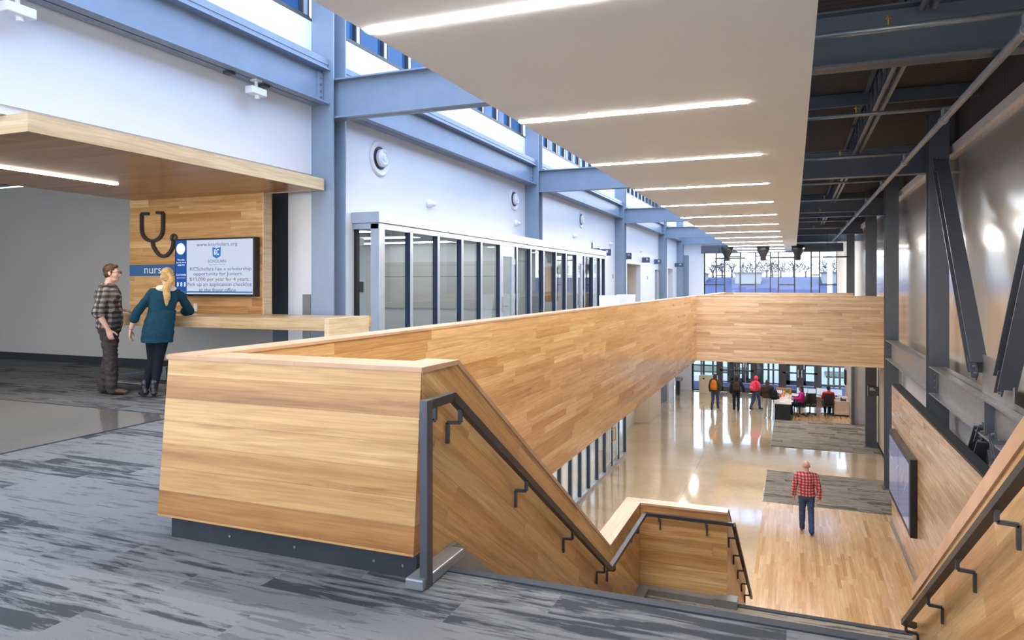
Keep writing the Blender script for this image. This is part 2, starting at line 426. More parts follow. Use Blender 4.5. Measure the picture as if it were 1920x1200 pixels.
# ------------------------------------------------------------------ setting: floors
f = MB()
f.box(-17, 4.0, -7, 3.24, -.35, 0)
f.box(-17, -3.30, 3.24, 45, -.35, 0)
f.box(-3.30, 2.95, 26.35, 28.7, -.35, 0)
f.box(-3.30, 2.95, 38.2, 42.4, -.35, 0)
struct(f.build('floor_upper', 'carpet'))
sbox('floor_concrete_walk', 'conc_up', -17, -6.42, -7, 5.95, 0, .004)
sbox('floor_lower', 'conc', -14, 3.2, -4, 41.0, ZL-.3, ZL)
sbox('floor_wood_strip', 'wood_floor', -.76, 2.29, 11.6, 20.68, ZL, ZL+.006)
sbox('floor_carpet_inset', 'carpet_brown', -.78, 2.75, 20.70, 24.25, ZL, ZL+.008)
sbox('floor_carpet_patch', 'carpet_brown', -.77, 2.94, 27.85, 33.5, ZL, ZL+.008)
sbox('floor_reception', 'wood_floor', -.7, 2.4, 33.5, 38.6, ZL, ZL+.006)
sbox('floor_vestibule', 'tarmac', -5.9, 3.0, 41.0, 45.0, ZL-.3, ZL-.002)
# trims between floor finishes
sbox('trim_1', 'chrome', -.795, -.775, 20.70, 24.25, ZL, ZL+.010)
sbox('trim_2', 'chrome', -.79, -.77, 27.85, 33.5, ZL, ZL+.010)
sbox('trim_3', 'nose', -17, -6.40, 5.95, 5.975, 0, .006)
sbox('trim_4', 'nose', -6.42, -6.395, -7, 5.95, 0, .006)

# ------------------------------------------------------------------ setting: hall wall with clerestory
XW = -6.40
w = MB()
w.box(XW-.2, XW, -6, 8.60, 3.05, 5.27)
w.box(XW-.2, XW, 8.60, 9.45, 0, 5.27)
w.box(XW-.2, XW, 9.45, 23.35, 2.44, 5.27)
w.box(XW-.2, XW, 23.35, 28.9, 0, 5.27)
w.box(XW-.2, XW, 28.9, 31.7, 2.35, 5.27)
w.box(XW-.2, XW, 31.7, 39.2, 0, 5.27)
w.box(XW-.2, XW, 39.2, 41.0, 2.35, 5.27)
w.box(XW-.2, XW, 41.0, 42.6, 0, 5.27)
w.box(XW-.35, XW-.02, -6, 8.60, 2.97, 3.05)
struct(w.build('wall_hall', 'white'))
sbox('wall_hall_lower', 'white', -6.6, -6.41, 24.9, 41, ZL, -.35)
cols_y = [8.48, 17.12, 26.97, 36.44, 42.45]
bay = [(-6, cols_y[0])] + list(zip(cols_y, cols_y[1:]))
for i, (a, b) in enumerate(bay):
    r = thing('window_%d' % (i+1), 'clerestory', 'window'); del r['label']; del r['category']; struct(r)
    box('pane', 'glass_tint', r, XW-.12, XW-.11, a+.2, b-.2, 5.30, 6.6)
    fr = MB(); fr.box(XW-.16, XW-.03, a+.18, b-.18, 5.27, 5.315); fr.box(XW-.16, XW-.03, a+.18, b-.18, 6.56, 6.62)
    fr.build('window_frame', 'bronze', r)
    y = a+.35
    k = max(1, int(round((b-a)/.84)))
    for j in range(k+1):
        yy = a+.25+(b-a-.5)*j/k
        box('mullion', 'bronze', r, XW-.12, XW-.05, yy-.075, yy-.05, 5.3, 6.6)
        box('mullion', 'alu', r, XW-.12, XW-.06, yy-.05, yy+.05, 5.3, 6.6)
        box('mullion', 'bronze', r, XW-.12, XW-.05, yy+.05, yy+.075, 5.3, 6.6)
sbox('trim_5', 'bronze', XW-.2, XW+.01, -6, 42.5, 5.24, 5.275)
# recesses with doors further along the hall
def recess(n, a, b, dep, zt, dy0, dy1, mat):
    m = MB(); m.box(XW-dep-.1, XW-dep, a-.1, b+.1, 0, zt+.1); m.box(XW-dep, XW-.2, b, b+.1, 0, zt+.1); m.box(XW-dep, XW-.2, a-.1, a, 0, zt+.1); m.box(XW-dep, XW-.2, a, b, zt, zt+.1)
    struct(m.build('wall_recess_%d' % n, mat))
recess(1, 28.9, 31.7, 1.5, 2.35, 0, 0, 'cream')
recess(2, 39.2, 41.0, 1.0, 2.35, 0, 0, 'white')
def hall_door(n, x, y0, y1, z1, mat):
    d = thing('door_%d' % n, '', ''); del d['label']; del d['category']; struct(d)
    box('door_leaf', mat, d, x, x+.05, y0+.06, y1-.06, 0.01, z1-.06)
    fr = MB(); fr.box(x, x+.08, y0, y0+.06, 0, z1); fr.box(x, x+.08, y1-.06, y1, 0, z1); fr.box(x, x+.08, y0, y1, z1-.06, z1)
    fr.build('door_frame', 'galv', d)
    MB().tube([(x+.05, y1-.15, 1.0), (x+.11, y1-.15, 1.0), (x+.11, y1-.28, 1.0)], .012, 8).build('door_handle', 'chrome', d)
hall_door(1, XW-1.49, 30.0, 31.1, 2.15, 'grey')
hall_door(2, XW+.001, 35.3, 36.15, 2.2, 'alu')
hall_door(3, XW-.99, 39.5, 40.5, 2.2, 'alu')
# nurse area walls
sbox('wall_nurse', 'grey', -17, -6.98, 9.30, 9.45, 0, 3.4)
sbox('baseboard_nurse', 'toe', -17, -6.98, 9.275, 9.30, 0, .135)
sbox('wall_nurse_accent', 'bluegrey', -7.9, -6.98, 9.24, 9.30, .135, 3.4)
p = MB(); p.box(-7.08, -6.60, 8.62, 9.40, 0, 3.05); struct(p.build('wall_pilaster', 'white'))
sbox('wall_nurse_side', 'steel', -7.32, -7.14, 9.0, 9.24, 0, 3.3)
sbox('ceiling_nurse', 'bluegrey', -17, -6.6, -6, 9.3, 3.42, 3.5)
sbox('wall_west', 'grey', -17.2, -17, -7, 9.45, 0, 3.5)

# ------------------------------------------------------------------ setting: soffit and roof
XS0, XS1, ZS = -2.86, .15, 3.30
so = MB(); so.box(XS0, XS1, -6, 41.35, ZS, ZS+.28)
struct(so.build('ceiling_soffit', 'soffit'))
sbox('ceiling_deck', 'deck', -2.6, 3.3, -6, 44, 4.98, 5.1)
for i in range(13):
    y = 4.33+3.06*i
    if y > 41.2: break
    names = ['', 'second', 'third', 'fourth', 'fifth', 'sixth', 'seventh', 'eighth', 'ninth', 'tenth', 'eleventh', 'twelfth', 'thirteenth']
    lab = 'longest white light strip in the soffit, cut by the picture edge above the stair' if i == 0 else 'thin white light strip across the soffit, the %s from the stair end' % names[i]
    o = MB().box(XS0+.005, -.42, y-.035, y+.035, ZS-.006, ZS+.01).build('light_strip', 'lamp', base=(XS0, y, ZS))
    tag(o, lab, 'ceiling light', 'light strips across the soffit')

# ------------------------------------------------------------------ steel frame
ordn = ['first', 'second', 'third', 'fourth', 'fifth', 'sixth']
colpic = ['blue-grey steel column rising behind the wood canopy, largest on the white wall', 'blue-grey steel column standing up behind the middle of the glass room',
          'blue-grey steel column between the glass room and the grey door recess', 'blue-grey steel column just past the grey metal door, fourth along the white wall',
          'slim blue-grey steel column at the far end of the white wall carrying a room sign']
beampic = ['large blue-grey cross beam from the canopy column into the soffit', 'blue-grey cross beam above the glass room meeting the soffit', 'third blue-grey cross beam back, beside the grey door recess',
           'fourth blue-grey cross beam back under the soffit edge', 'small last blue-grey cross beam, deepest in the hall']
for i, y in enumerate(cols_y):
    r = thing('steel_column', colpic[i], 'column', (-6.22, y, 0), 'steel columns along the white wall')
    m = MB()
    m.box(-6.40, -6.03, y-.19, y-.165, ZL if i > 1 else -.34, 6.3); m.box(-6.40, -6.03, y+.10, y+.125, ZL if i > 1 else -.34, 6.3)
    m.box(-6.225, -6.205, y-.17, y+.11, ZL if i > 1 else -.34, 6.3)
    m.build('column_shaft', 'steel', r)
    pl = MB(); pl.box(-6.205, -6.19, y-.16, y+.09, 3.80, 4.42); pl.build('connection_plate', 'steel', r)
    # cross beam from column to the soffit and on to the other side
    b = thing('cross_beam', beampic[i], 'beam', (-6.0, y, 3.84), 'blue cross beams under the soffit')
    wflange_x(MB(), y-.03, -6.19, XS0+.4, 3.84, 4.40, .22).build('beam_span', 'steel', b)
    m = MB(); m.box(-6.19, -6.06, y-.055, y-.038, 3.88, 4.36)
    m.build('end_plate', 'steel', b)
    for k in range(6): MB().cyl((-6.12, y-.075, 3.94+.072*k), (-6.12, y-.05, 3.94+.072*k), .014, None, 6).build('bolt', 'galv', b)
edge = ['large blue-grey beam along the white wall above the wood canopy', 'blue-grey beam along the white wall above the glass room', 'blue-grey beam along the wall past the glass room, third back',
        'short-looking blue-grey wall beam above the grey metal door', 'last small blue-grey wall beam at the far end of the hall']
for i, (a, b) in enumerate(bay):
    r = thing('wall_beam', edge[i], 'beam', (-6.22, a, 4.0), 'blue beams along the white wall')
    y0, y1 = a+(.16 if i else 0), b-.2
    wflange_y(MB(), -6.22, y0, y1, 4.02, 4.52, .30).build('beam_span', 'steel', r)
    m = MB(); m.box(-6.40, -6.11, y0, y1, 4.54, 4.575); m.box(-6.13, -6.10, y0, y1, 4.575, 4.66); m.box(-6.40, -6.37, y0, y1, 4.575, 4.66)
    m.build('top_angle', 'steel', r)
    box('shadow_strip', 'bronze', r, -6.37, -6.12, y0, y1, 4.521, 4.539)  # dark strip drawn as the shadow line between flange and ledge
    m = MB(); m.box(-6.214, -6.19, y1-.12, y1, 4.07, 4.47)
    m.build('end_plate', 'steel', r)
    for k in range(4): MB().cyl((-6.19, y1-.06, 4.12+.09*k), (-6.165, y1-.06, 4.12+.09*k), .014, None, 6).build('bolt', 'galv', r)
# dark frame over the atrium
roofbeam = ['broad dark roof beam crossing the top beside the soffit', 'dark roof beam ending at the big braced column', 'third dark roof beam back under the ribbed deck', 'fourth dark roof beam, thin with distance', 'last dark roof beam before the far window']
for i, y in enumerate(cols_y):
    o = wflange_x(MB(), y-.03, XS1-.4, 3.0, 3.82, 4.42, .26).build('roof_beam', 'steel_dark_shaded', base=(1.5, y, 3.82))
    tag(o, roofbeam[i], 'beam', 'dark beams under the roof deck')
rc = [(16.25, 'dark steel column next to the top of the diagonal brace'), (23.38, 'dark steel column at the open end of the wood bridge front'), (29.2, 'dark grey steel column beyond the bridge, carrying a room sign below'), (39.2, 'farthest dark steel column beside the far window'), (8.3, '')]
for y, lab in rc[:4]:
    r = thing('steel_column', lab, 'column', (2.68, y, ZL), 'dark columns along the panelled wall')
    m = MB(); m.box(2.51, 2.86, y-.17, y-.145, ZL, 4.9); m.box(2.51, 2.86, y+.145, y+.17, ZL, 4.9); m.box(2.675, 2.695, y-.15, y+.15, ZL, 4.9)
    m.build('column_shaft', 'steel_dark_shaded' if y < 20 else 'steel_dark_shaded', r)
    box('base_plate', 'steel_dark_shaded', r, 2.45, 2.92, y-.23, y+.23, ZL, ZL+.03)
# side beams of the panelled wall
sb = [(8.3, 16.08, 'heavy horizontal steel beam under the diagonal braces'), (16.42, 23.2, 'shorter horizontal steel beam between the two dark columns')]
for a, b, lab in sb:
    r = thing('side_beam', lab, 'beam', (2.66, a, -.7), 'horizontal beams on the panelled wall')
    wflange_y(MB(), 2.66, a, b, -.70, -.15, .30, .025).build('beam_span', 'galv', r)
    m = MB(); m.box(2.62, 2.65, b-.14, b, -.64, -.2); m.build('end_plate', 'steel_dark_shaded', r)
    for k in range(3): MB().cyl((2.615, b-.07, -.56+.13*k), (2.585, b-.07, -.56+.13*k), .02, None, 6).build('bolt', 'galv', r)
    if a < 9:
        box('stiffener', 'steel_dark_shaded', r, 2.53, 2.655, 11.80, 11.83, -.68, -.17)
        box('gusset_plate', 'galv', r, 2.655, 2.67, 10.9, 12.5, -.15, .42)
        m = MB().prism([(2.66, 10.9, -.70), (2.66, 12.9, -.70), (2.66, 12.5, -1.15), (2.66, 11.3, -1.15)], (.012, 0, 0)); m.build('gusset_plate', 'galv', r)
def brace(lab, p0, p1, end0, end1):
    r = thing('diagonal_brace', lab, 'brace', p0, 'diagonal steel braces on the panelled wall')
    p0 = V3(p0); p1 = V3(p1); d = (p1-p0).normalized(); n = V3((1, 0, 0)).cross(d)
    m = MB()
    m.bar(p0, p1, .012, .27, n)                   # web in the plane of the wall
    for s in (-1, 1): m.bar(p0+n*s*.135, p1+n*s*.135, .22, .022, n)
    m.build('brace_shaft', 'steel_dark_shaded', r)
    for e, (a, s) in ((end0, (p0, 1)), (end1, (p1, -1))):
        if not e: continue
        m = MB(); q = a-d*s*.02
        m.bar(q-d*s*.16+V3((-.03, 0, 0)), q+d*s*.22+V3((-.03, 0, 0)), .02, .17, n)
        m.bar(q-d*s*.16+V3((-.07, 0, 0)), q+d*s*.22+V3((-.07, 0, 0)), .07, .02, n)
        sp = m.build('splice_plate', 'steel_dark_shaded', r)
        for k in range(3):
            for t in (-1, 1):
                c = q+d*s*(-.12+.12*k)+n*.055*t; MB().cyl(c+V3((-.035, 0, 0)), c+V3((-.075, 0, 0)), .019, None, 6).build('bolt', 'galv', r)
brace('long dark diagonal brace leaning from the column top down to the side beam', (2.60, 15.45, 3.75), (2.60, 12.55, .22), 1, 1)
brace('dark diagonal brace rising out of the picture edge from the side beam', (2.60, 11.05, .18), (2.60, 8.5, 3.75), 1, 0)
brace('short dark diagonal brace below the side beam, sloping to the column foot', (2.60, 12.15, -.72), (2.60, 15.6, -4.2), 1, 0)
brace('short dark diagonal brace below the side beam, sloping towards the stair wall', (2.60, 11.35, -.72), (2.60, 8.6, -4.0), 1, 0)

# panelled wall
XR = 3.02
sbox('wall_panels', 'panel', XR, XR+.12, -2, 41.5, -.62, 4.1)
sbox('wall_panels_lower', 'lavender', XR, XR+.12, -2, 23.9, ZL, -.62)
sbox('trim_6', 'cream', XR-.03, XR, 5, 23.9, -2.05, -1.85)
sbox('trim_7', 'plate', XR-.10, XR+.05, -2, 41.5, 4.08, 4.24)
sbox('wall_side_lower', 'cream', 2.93, 3.02, 23.9, 33.5, ZL, -.35)
sbox('baseboard_side', 'toe', 2.915, 2.93, 23.9, 33.5, ZL, ZL+.12)
sbox('wall_panels_upper', 'deck', XR, XR+.12, -2, 41.5, 4.24, 5.0)

# joists
def joist(a, b, x, lab):
    r = thing('roof_joist', lab, 'joist', (x, a, 4.30), 'open-web joists under the deck')
    m = MB()
    for s in (-1, 1): m.box(x+s*.055-.028, x+s*.055+.028, a, b, 4.30, 4.312); m.box(x+s*.028-.006, x+s*.028+.006, a, b, 4.30, 4.36)
    m.build('bottom_chord', 'galv', r)
    m = MB()
    for s in (-1, 1): m.box(x+s*.05-.03, x+s*.05+.03, a, b, 4.93, 4.97)
    m.build('top_chord', 'steel_dark_shaded', r)
    m = MB(); n = int((b-a)/.6)
    for k in range(n):
        y = a+(b-a)*k/n; y2 = a+(b-a)*(k+.5)/n; y3 = a+(b-a)*(k+1)/n
        m.bar((x, y, 4.95), (x, y2, 4.33), .03, .03, (1, 0, 0)); m.bar((x, y2, 4.33), (x, y3, 4.95), .03, .03, (1, 0, 0))
    m.build('web', 'steel_dark_shaded', r)
for (a, b), lab in zip([(1.0, 8.3)] + [(p+.12, q-.18) for p, q in zip(cols_y, cols_y[1:])], ['open-web roof joist above the broad dark beam at the picture top', 'open-web roof joist with paired pale chords, first past the broad beam', 'open-web roof joist in the third bay of the deck', 'open-web roof joist in the fourth bay of the deck', 'open-web roof joist in the last bay by the far window']):
    joist(a, b, 1.28, lab)
k = 0
for a, b in zip([1.0]+cols_y, cols_y):
    for t in (.33, .67):
        y = a+(b-a)*t
        o = wflange_x(MB(), y, XS1-.3, 2.98, 4.74, 4.97, .10, .012).build('purlin', 'steel_dark_shaded', base=(1.5, y, 4.74))
        tag(o, 'small dark purlin under the ribbed deck', 'purlin', 'dark purlins under the roof deck')
# sprinkler pipes
r = thing('sprinkler_main', 'long grey sprinkler pipe running down the hall under the dark roof', 'pipe', (1.94, 5, 3.76))
MB().cyl((1.94, -2, 3.76), (1.94, 41, 3.76), .045, None, 14).build('pipe_run', 'galv', r, smooth=True)
for y in (7.6, 11.3, 15.0, 18.7, 22.4, 26.1, 29.8, 33.5):
    MB().cyl((1.94, y-.06, 3.76), (1.94, y+.06, 3.76), .06, None, 14).build('coupling', 'galv', r)
pn = ['second', 'third', 'fourth', 'fifth', 'sixth', 'seventh', 'eighth']
for i, y in enumerate((7.6, 11.3, 15.0, 18.7, 22.4, 26.1, 29.8, 33.5)):
    lab = 'grey sprinkler branch pipe in front of the broad dark beam' if i == 0 else 'grey sprinkler branch pipe under the deck, %s one back' % pn[i-1]
    r = thing('sprinkler_branch', lab, 'pipe', (1.2, y, 3.93), 'sprinkler branch pipes')
    MB().cyl((-.2, y, 3.93), (2.1, y, 3.93), .03, None, 10).build('pipe_run', 'galv', r, smooth=True)
    MB().cyl((1.94, y, 3.78), (1.94, y, 3.93), .03, None, 10).build('riser', 'galv', r)
    m = MB(); m.cyl((.85, y, 3.95), (.85, y, 4.02), .012); m.cyl((.85, y, 4.02), (.85, y, 4.03), .03); m.ball((.85, y, 4.05), .014, 1)
    m.build('sprinkler_head', 'brass', r)

# ------------------------------------------------------------------ glass room on the upper floor
XG = -5.95
gy = [9.47, 10.31, 11.28, 12.26, 13.16, 14.18, 15.16, 16.09, 17.04, 18.04, 18.95, 20.0, 20.82, 21.84, 22.71, 23.35]
doors_at = {5, 11}
g = thing('glass_partition', 'silver-framed glass classroom front behind the wood guard wall', 'glass wall', (XG, 9.3, 0))
m = MB(); m.box(XW, XG+.06, 9.27, 23.42, 2.43, 2.60); m.build('header', 'alu', g, .006)
m = MB(); m.box(XW, XG+.02, 9.30, 23.38, 2.34, 2.425); m.build('head_rail', 'alu', g)
m = MB(); m.box(XG-.12, XG+.04, 9.30, 9.46, 0, 2.42); m.build('corner_post', 'alu', g, .004)
for i, y in enumerate(gy[1:], 1):
    box('mullion', 'alu', g, XG-.07, XG+.03, y-.045, y+.04, 0, 2.35)
    box('mullion_shade', 'mullion_shade', g, XG-.065, XG+.025, y-.058, y-.046, .05, 2.34)  # dark strip paints the shaded near side of each mullion
for i, (a, b) in enumerate(zip(gy, gy[1:])):
    if i in doors_at:
        d = MB()
        d.box(XG-.06, XG+.0, a+.05, a+.20, .02, 2.34); d.box(XG-.06, XG+.0, b-.24, b-.05, .02, 2.34)
        d.box(XG-.06, XG+.0, a+.2, b-.24, 2.10, 2.34); d.box(XG-.06, XG+.0, a+.2, b-.24, .02, .28)
        dd = d.build('door_leaf', 'alu', g)
        box('pane', 'glass_in', dd, XG-.035, XG-.028, a+.2, b-.24, .28, 2.10)
        h = MB(); h.box(XG, XG+.02, a+.09, a+.15, .86, 1.2); h.tube([(XG+.02, a+.12, 1.0), (XG+.07, a+.12, 1.0), (XG+.07, a+.25, 1.0)], .012, 8)
        h.build('handle', 'chrome', dd)
        for hz in (.35, 1.2, 2.0): box('hinge', 'chrome', dd, XG, XG+.015, b-.08, b-.03, hz-.06, hz+.06)
    else:
        box('pane', 'glass_in', g, XG-.045, XG-.037, a, b, .05, 2.34)
box('sill_rail', 'alu', g, XG-.12, XG+.03, 9.3, 23.38, 0, .06)
box('pane', 'glass_in', g, XW, XG-.12, 9.38, 9.388, .05, 2.34)
box('jamb', 'black', g, XW-.0, XW+.05, 9.34, 9.42, 0, 2.35)
# classroom interior
sbox('wall_class_rear', 'white', -11.6, -11.5, 9.45, 24.5, 0, 2.9)
sbox('wall_class_near', 'white', -11.5, XW-.2, 9.45, 9.6, 0, 2.9)
sbox('wall_class_mid', 'white', -11.5, XW-.05, 17.35, 17.5, 0, 2.9)
sbox('wall_class_far', 'white', -11.5, XW, 23.35, 23.5, 0, 2.9)
sbox('ceiling_class', 'bluegrey', -11.5, XW-.2, 9.5, 23.5, 2.60, 2.7)
for nm, x0, x1, y, lab in (('a', -11, -7, 10.7, 'white light strip on the classroom ceiling by its corner post'), ('b', -11, -7, 12.6, 'white light strip on the classroom ceiling, second in'), ('c', -11, -7, 14.5, 'white light strip on the classroom ceiling by the first glass door'), ('d', -11, -7, 16.4, 'white light strip on the classroom ceiling by the dividing wall'), ('e', -11, -7, 18.8, 'white light strip on the second classroom ceiling by the dividing wall'), ('f', -11, -7, 21.4, 'white light strip on the second classroom ceiling at the far door')):
    tag(MB().box(x0, x1, y-.05, y+.05, 2.57, 2.6).build('light_strip', 'lamp_cool', base=((x0+x1)/2, y, 2.58)), lab, 'ceiling light', 'classroom light strips')
r = thing('whiteboard', 'white board covered in marker notes on the classroom wall', 'whiteboard', (-11.48, 12.5, .9))
box('board_surface', 'board', r, -11.495, -11.47, 9.8, 16.6, .75, 2.2); box('tray', 'alu', r, -11.47, -11.40, 9.8, 16.6, .70, .74)
r = thing('whiteboard', 'white board with marker notes on the dividing wall inside the glass room', 'whiteboard', (-8.5, 17.33, .9))
box('board_surface', 'board', r, -11.2, -7.2, 17.32, 17.345, .8, 2.1)
r = thing('projector', 'white ceiling projector seen through the glass room corner', 'projector', (-7.6, 10.9, 2.3))
box('body', 'plate', r, -7.85, -7.4, 10.75, 11.15, 2.18, 2.34, bevel=.02); MB().cyl((-7.62, 10.95, 2.34), (-7.62, 10.95, 2.6), .03).build('mount', 'steel_dark_shaded', r)
MB().cyl((-7.45, 10.72, 2.26), (-7.45, 10.78, 2.26), .045).build('lens', 'black', r)
r = tag(MB().box(-11.49, -11.46, 16.7, 17.2, 1.25, 1.55).build('control_box', 'black', base=(-11.48, 17, 1.25)), 'small dark control box on the classroom wall', 'control box')
r = thing('notice_board', 'brick-red notice board with white papers inside the second glass room', 'notice board', (-9, 23.33, 1.0))
box('backing', 'orange', r, -10.4, -7.6, 23.31, 23.34, .9, 2.1)
for k in range(4): box('paper', 'plate', r, -10.2+.65*k, -9.75+.65*k, 23.30, 23.31, 1.2+.1*(k % 2), 1.75)
box('floor_mat', 'carpet', r, 0, .001, 0, .001, -.5, -.499).parent = r
bpy.data.objects.remove(r.children[-1])

# items on the white wall
def vent(y, z, R, lab):
    r = thing('air_diffuser', lab, 'vent', (XW, y, z), 'round vents on the white wall')
    MB().lathe((XW, y, z), [(R, 0), (R, .02), (R*.93, .035), (R*.66, .012), (R*.62, .0)], (1, 0, 0), 32).build('outer_ring', 'plate', r, smooth=False)
    MB().lathe((XW+.004, y, z), [(R*.62, 0), (R*.62, .012)], (1, 0, 0), 32).build('throat', 'black', r)
    MB().lathe((XW+.02, y+.015, z), [(R*.50, 0), (R*.5, .05), (R*.36, .075), (R*.30, .06), (R*.16, .06), (R*.16, .08), (.01, .085)], (1, 0, 0), 32).build('cone', 'plate', r)
vent(10.08, 3.58, .30, 'large white round air vent on the wall above the glass room corner')
vent(16.15, 3.58, .28, 'white round air vent beside the second steel column')
vent(22.05, 3.58, .28, 'smallest white round air vent on the wall bay past the second column')
for y, lab in ((11.76, 'white emergency lamp on the wall below the large round vent'), (16.24, 'white emergency lamp on the wall beside the second column'), (21.22, 'white emergency lamp on the wall above the far glass door'), (25.92, 'white emergency lamp on the wall past the glass room end'), (31.6, 'tiny white emergency lamp above the grey recess')):
    r = thing('emergency_lamp', lab, 'wall lamp', (XW, y, 3.0), 'white emergency lamps on the hall wall')
    m = MB(); m.lathe((XW, y, 3.0), [(.075, 0), (.075, .04), (.05, .07), (.01, .08)], (1, 0, 0), 20); m.build('body', 'plate', r, smooth=True)
    m = MB(); m.ball((XW+.05, y+.13, 3.0), (.05, .055, .045)); m.build('lamp_head', 'plate', r, smooth=True)
for y, z, lab in ((6.95, 3.90, 'white bracket device hanging below the wall beam over the wood canopy'), (4.05, 3.86, 'white bracket device cut off by the upper picture corner')):
    r = thing('beam_bracket', lab, 'bracket', (-6.2, y, z), 'white bracket devices under the wall beam')
    m = MB(); m.box(-6.26, -6.14, y-.13, y+.13, z-.07, z+.02); m.build('housing', 'plate', r, .01)
    m = MB(); m.cyl((-6.2, y, z), (-6.2, y, 4.03), .02); m.box(-6.25, -6.15, y-.05, y+.05, 4.0, 4.02); m.build('stem', 'plate', r)
    m = MB(); m.cyl((-6.2, y+.02, z-.11), (-6.2, y+.02, z-.06), .03); m.build('knob', 'plate', r)
for i, (y, lab) in enumerate(((3.2, ''), (6.55, ''), (7.15, ''))):
    o = MB().box(-6.3, -6.2, y-.05, y+.05, 3.985, 4.018).build('beam_clip', 'bronze', base=(-6.25, y, 4))
    tag(o, 'tiny dark clip under the beam above the wood canopy', 'clip', 'dark clips under the wall beam')
sgn = [(23.0, .36, 2.69, 2.56, 'slate room sign half hidden behind the glass room header'), (24.4, .40, 2.73, 2.49, 'slate room sign on the wall at the end of the glass room'), (28.1, .34, 2.75, 2.48, 'slate room sign at the edge of the third blue column'),
       (31.9, .36, 2.70, 2.46, 'slate room sign just past the grey door recess'), (34.9, .36, 2.71, 2.48, 'slate room sign above the grey metal door'), (41.4, .5, 2.71, 2.48, 'slate room sign on the last blue column')]
for y, wd, z1, z0, lab in sgn:
    r = thing('room_sign', lab, 'sign', (XW+.02, y, z0), 'slate room signs projecting from the hall wall')
    box('plate', 'roomsign', r, XW+.02, XW+.02+wd, y, y+.02, z0, z1)
    m = MB(); m.box(XW+.02+wd*.55, XW+.02+wd*.62, y-.004, y, z1-.13, z1-.04); m.box(XW+.02+wd*.68, XW+.02+wd*.75, y-.004, y, z1-.13, z1-.04); m.box(XW+.02+wd*.55, XW+.02+wd*.75, y-.004, y, z1-.095, z1-.08)
    m.build('symbol', 'signwhite', r)
    box('bracket', 'alu', r, XW, XW+.03, y-.01, y+.03, z0, z1)
for y, lab in ((26.4, 'small grey wall switch beside the third blue column'), (33.3, 'small grey wall switch past the grey recess')):
    tag(MB().box(XW, XW+.02, y-.06, y+.06, 1.7, 1.86).build('wall_switch', 'grey', base=(XW, y, 1.78)), lab, 'switch')
# two pale seats whose backs show above the guard wall
def seat(x, y, lab, rz):
    r = thing('lounge_chair', lab, 'chair', (x, y, 0), 'white seats behind the guard wall', 0)
    m = MB(); m.box(x-.25, x+.25, y-.25, y+.25, .40, .46); m.build('seat', 'plate', r, .02)
    m = MB(); m.prism([(x-.22, y+.2, .45), (x+.22, y+.2, .45), (x+.27, y+.3, 1.20), (x-.27, y+.3, 1.20)], (0, .04, 0)); m.build('backrest', 'plate', r, .015)
    for sx in (-1, 1):
        for sy in (-1, 1): MB().cyl((x+sx*.2, y+sy*.2, .40), (x+sx*.23, y+sy*.23, 0), .016).build('leg', 'chrome', r)
seat(-4.28, 17.0, 'white seat back peeking over the guard wall, the wider one', 0)
seat(-4.28, 18.9, 'white seat back peeking over the guard wall beside the grey recess', 0)

# ------------------------------------------------------------------ nurse station
c = thing('wood_canopy', 'large flat wooden canopy over the nurse counter', 'canopy', (-7.9, 6.1, 2.8))
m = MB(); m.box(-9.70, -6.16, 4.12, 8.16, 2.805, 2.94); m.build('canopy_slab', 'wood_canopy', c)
m = MB(); m.box(-6.16, -6.13, 4.09, 8.22, 2.80, 2.965); m.box(-9.72, -6.16, 4.09, 4.12, 2.80, 2.965); m.box(-9.72, -6.16, 8.19, 8.22, 2.80, 2.965); m.build('fascia', 'wood_pale', c)
for y in (5.0, 7.3): MB().cyl((-8.5, y, 2.94), (-8.5, y, 3.42), .02).build('hanger_rod', 'steel_dark_shaded', c)
o = MB().box(-8.36, -8.29, 3.9+.4, 6.72, 2.797, 2.81).build('light_strip', 'lamp_warm', base=(-8.32, 5.5, 2.8)); tag(o, 'bright light strip under the wooden canopy', 'ceiling light')
nw = thing('nurse_feature_wall', 'wood board wall behind the nurse counter carrying the TV', 'wood wall', (-8.4, 8.2, 0))
m = MB(); m.box(-9.80, -7.15, 8.15, 8.31, .90, 2.81); m.build('boards', 'wood_nurse', nw)
m = MB(); m.box(-7.15, -7.13, 8.145, 8.32, .90, 2.81); m.build('end_board', 'wood_pale', nw)
cn = thing('nurse_counter', 'long wooden nurse counter with an end leg panel', 'counter', (-7.3, 7.7, 0))
m = MB(); m.box(-9.25, -5.30, 7.15, 8.14, .905, 1.05); m.build('counter_top', 'wood_count', cn, .004)
m = MB(); m.box(-5.30, -5.23, 7.11, 7.98, 0, 1.065); m.build('leg_panel', 'wood_pale', cn, .004)
# stethoscope emblem
r = thing('stethoscope_emblem', 'dark metal stethoscope outline on the wood wall', 'emblem', (-9.1, 8.14, 2.2))
def bx(px, py):   # photo measure of a point on the board wall face, turned into metres once
    u = (px-960)/1320; t = radians(21.764); xd = u*cos(t)-sin(t); yd = u*sin(t)+cos(t); d = 8.13/yd
    return (xd*d, 8.13, 1.48+(533-py)/1320*d)
A = [bx(279, 401), bx(266, 401), bx(266, 428)]
for k in range(1, 10):
    a = pi-pi*k/10; A.append(bx(286+20*cos(a), 430+22*sin(a)))
A += [bx(306, 428), bx(306, 399), bx(294, 399)]
m = MB(); m.path(A, .045, .05, (0, 1, 0)); m.build('ear_tubes', 'rail', r)
B = [bx(286.5, 453), bx(288, 462), bx(293, 471), bx(299, 478), bx(306, 481), bx(313, 479), bx(320, 472), bx(324.5, 463), bx(326, 453)]
m = MB(); m.path(B, .045, .05, (0, 1, 0)); m.build('hose', 'rail', r)
m = MB(); q = bx(325.5, 446); m.ring(q, .045, .022, (0, 1, 0)); m.build('chest_piece', 'rail', r)
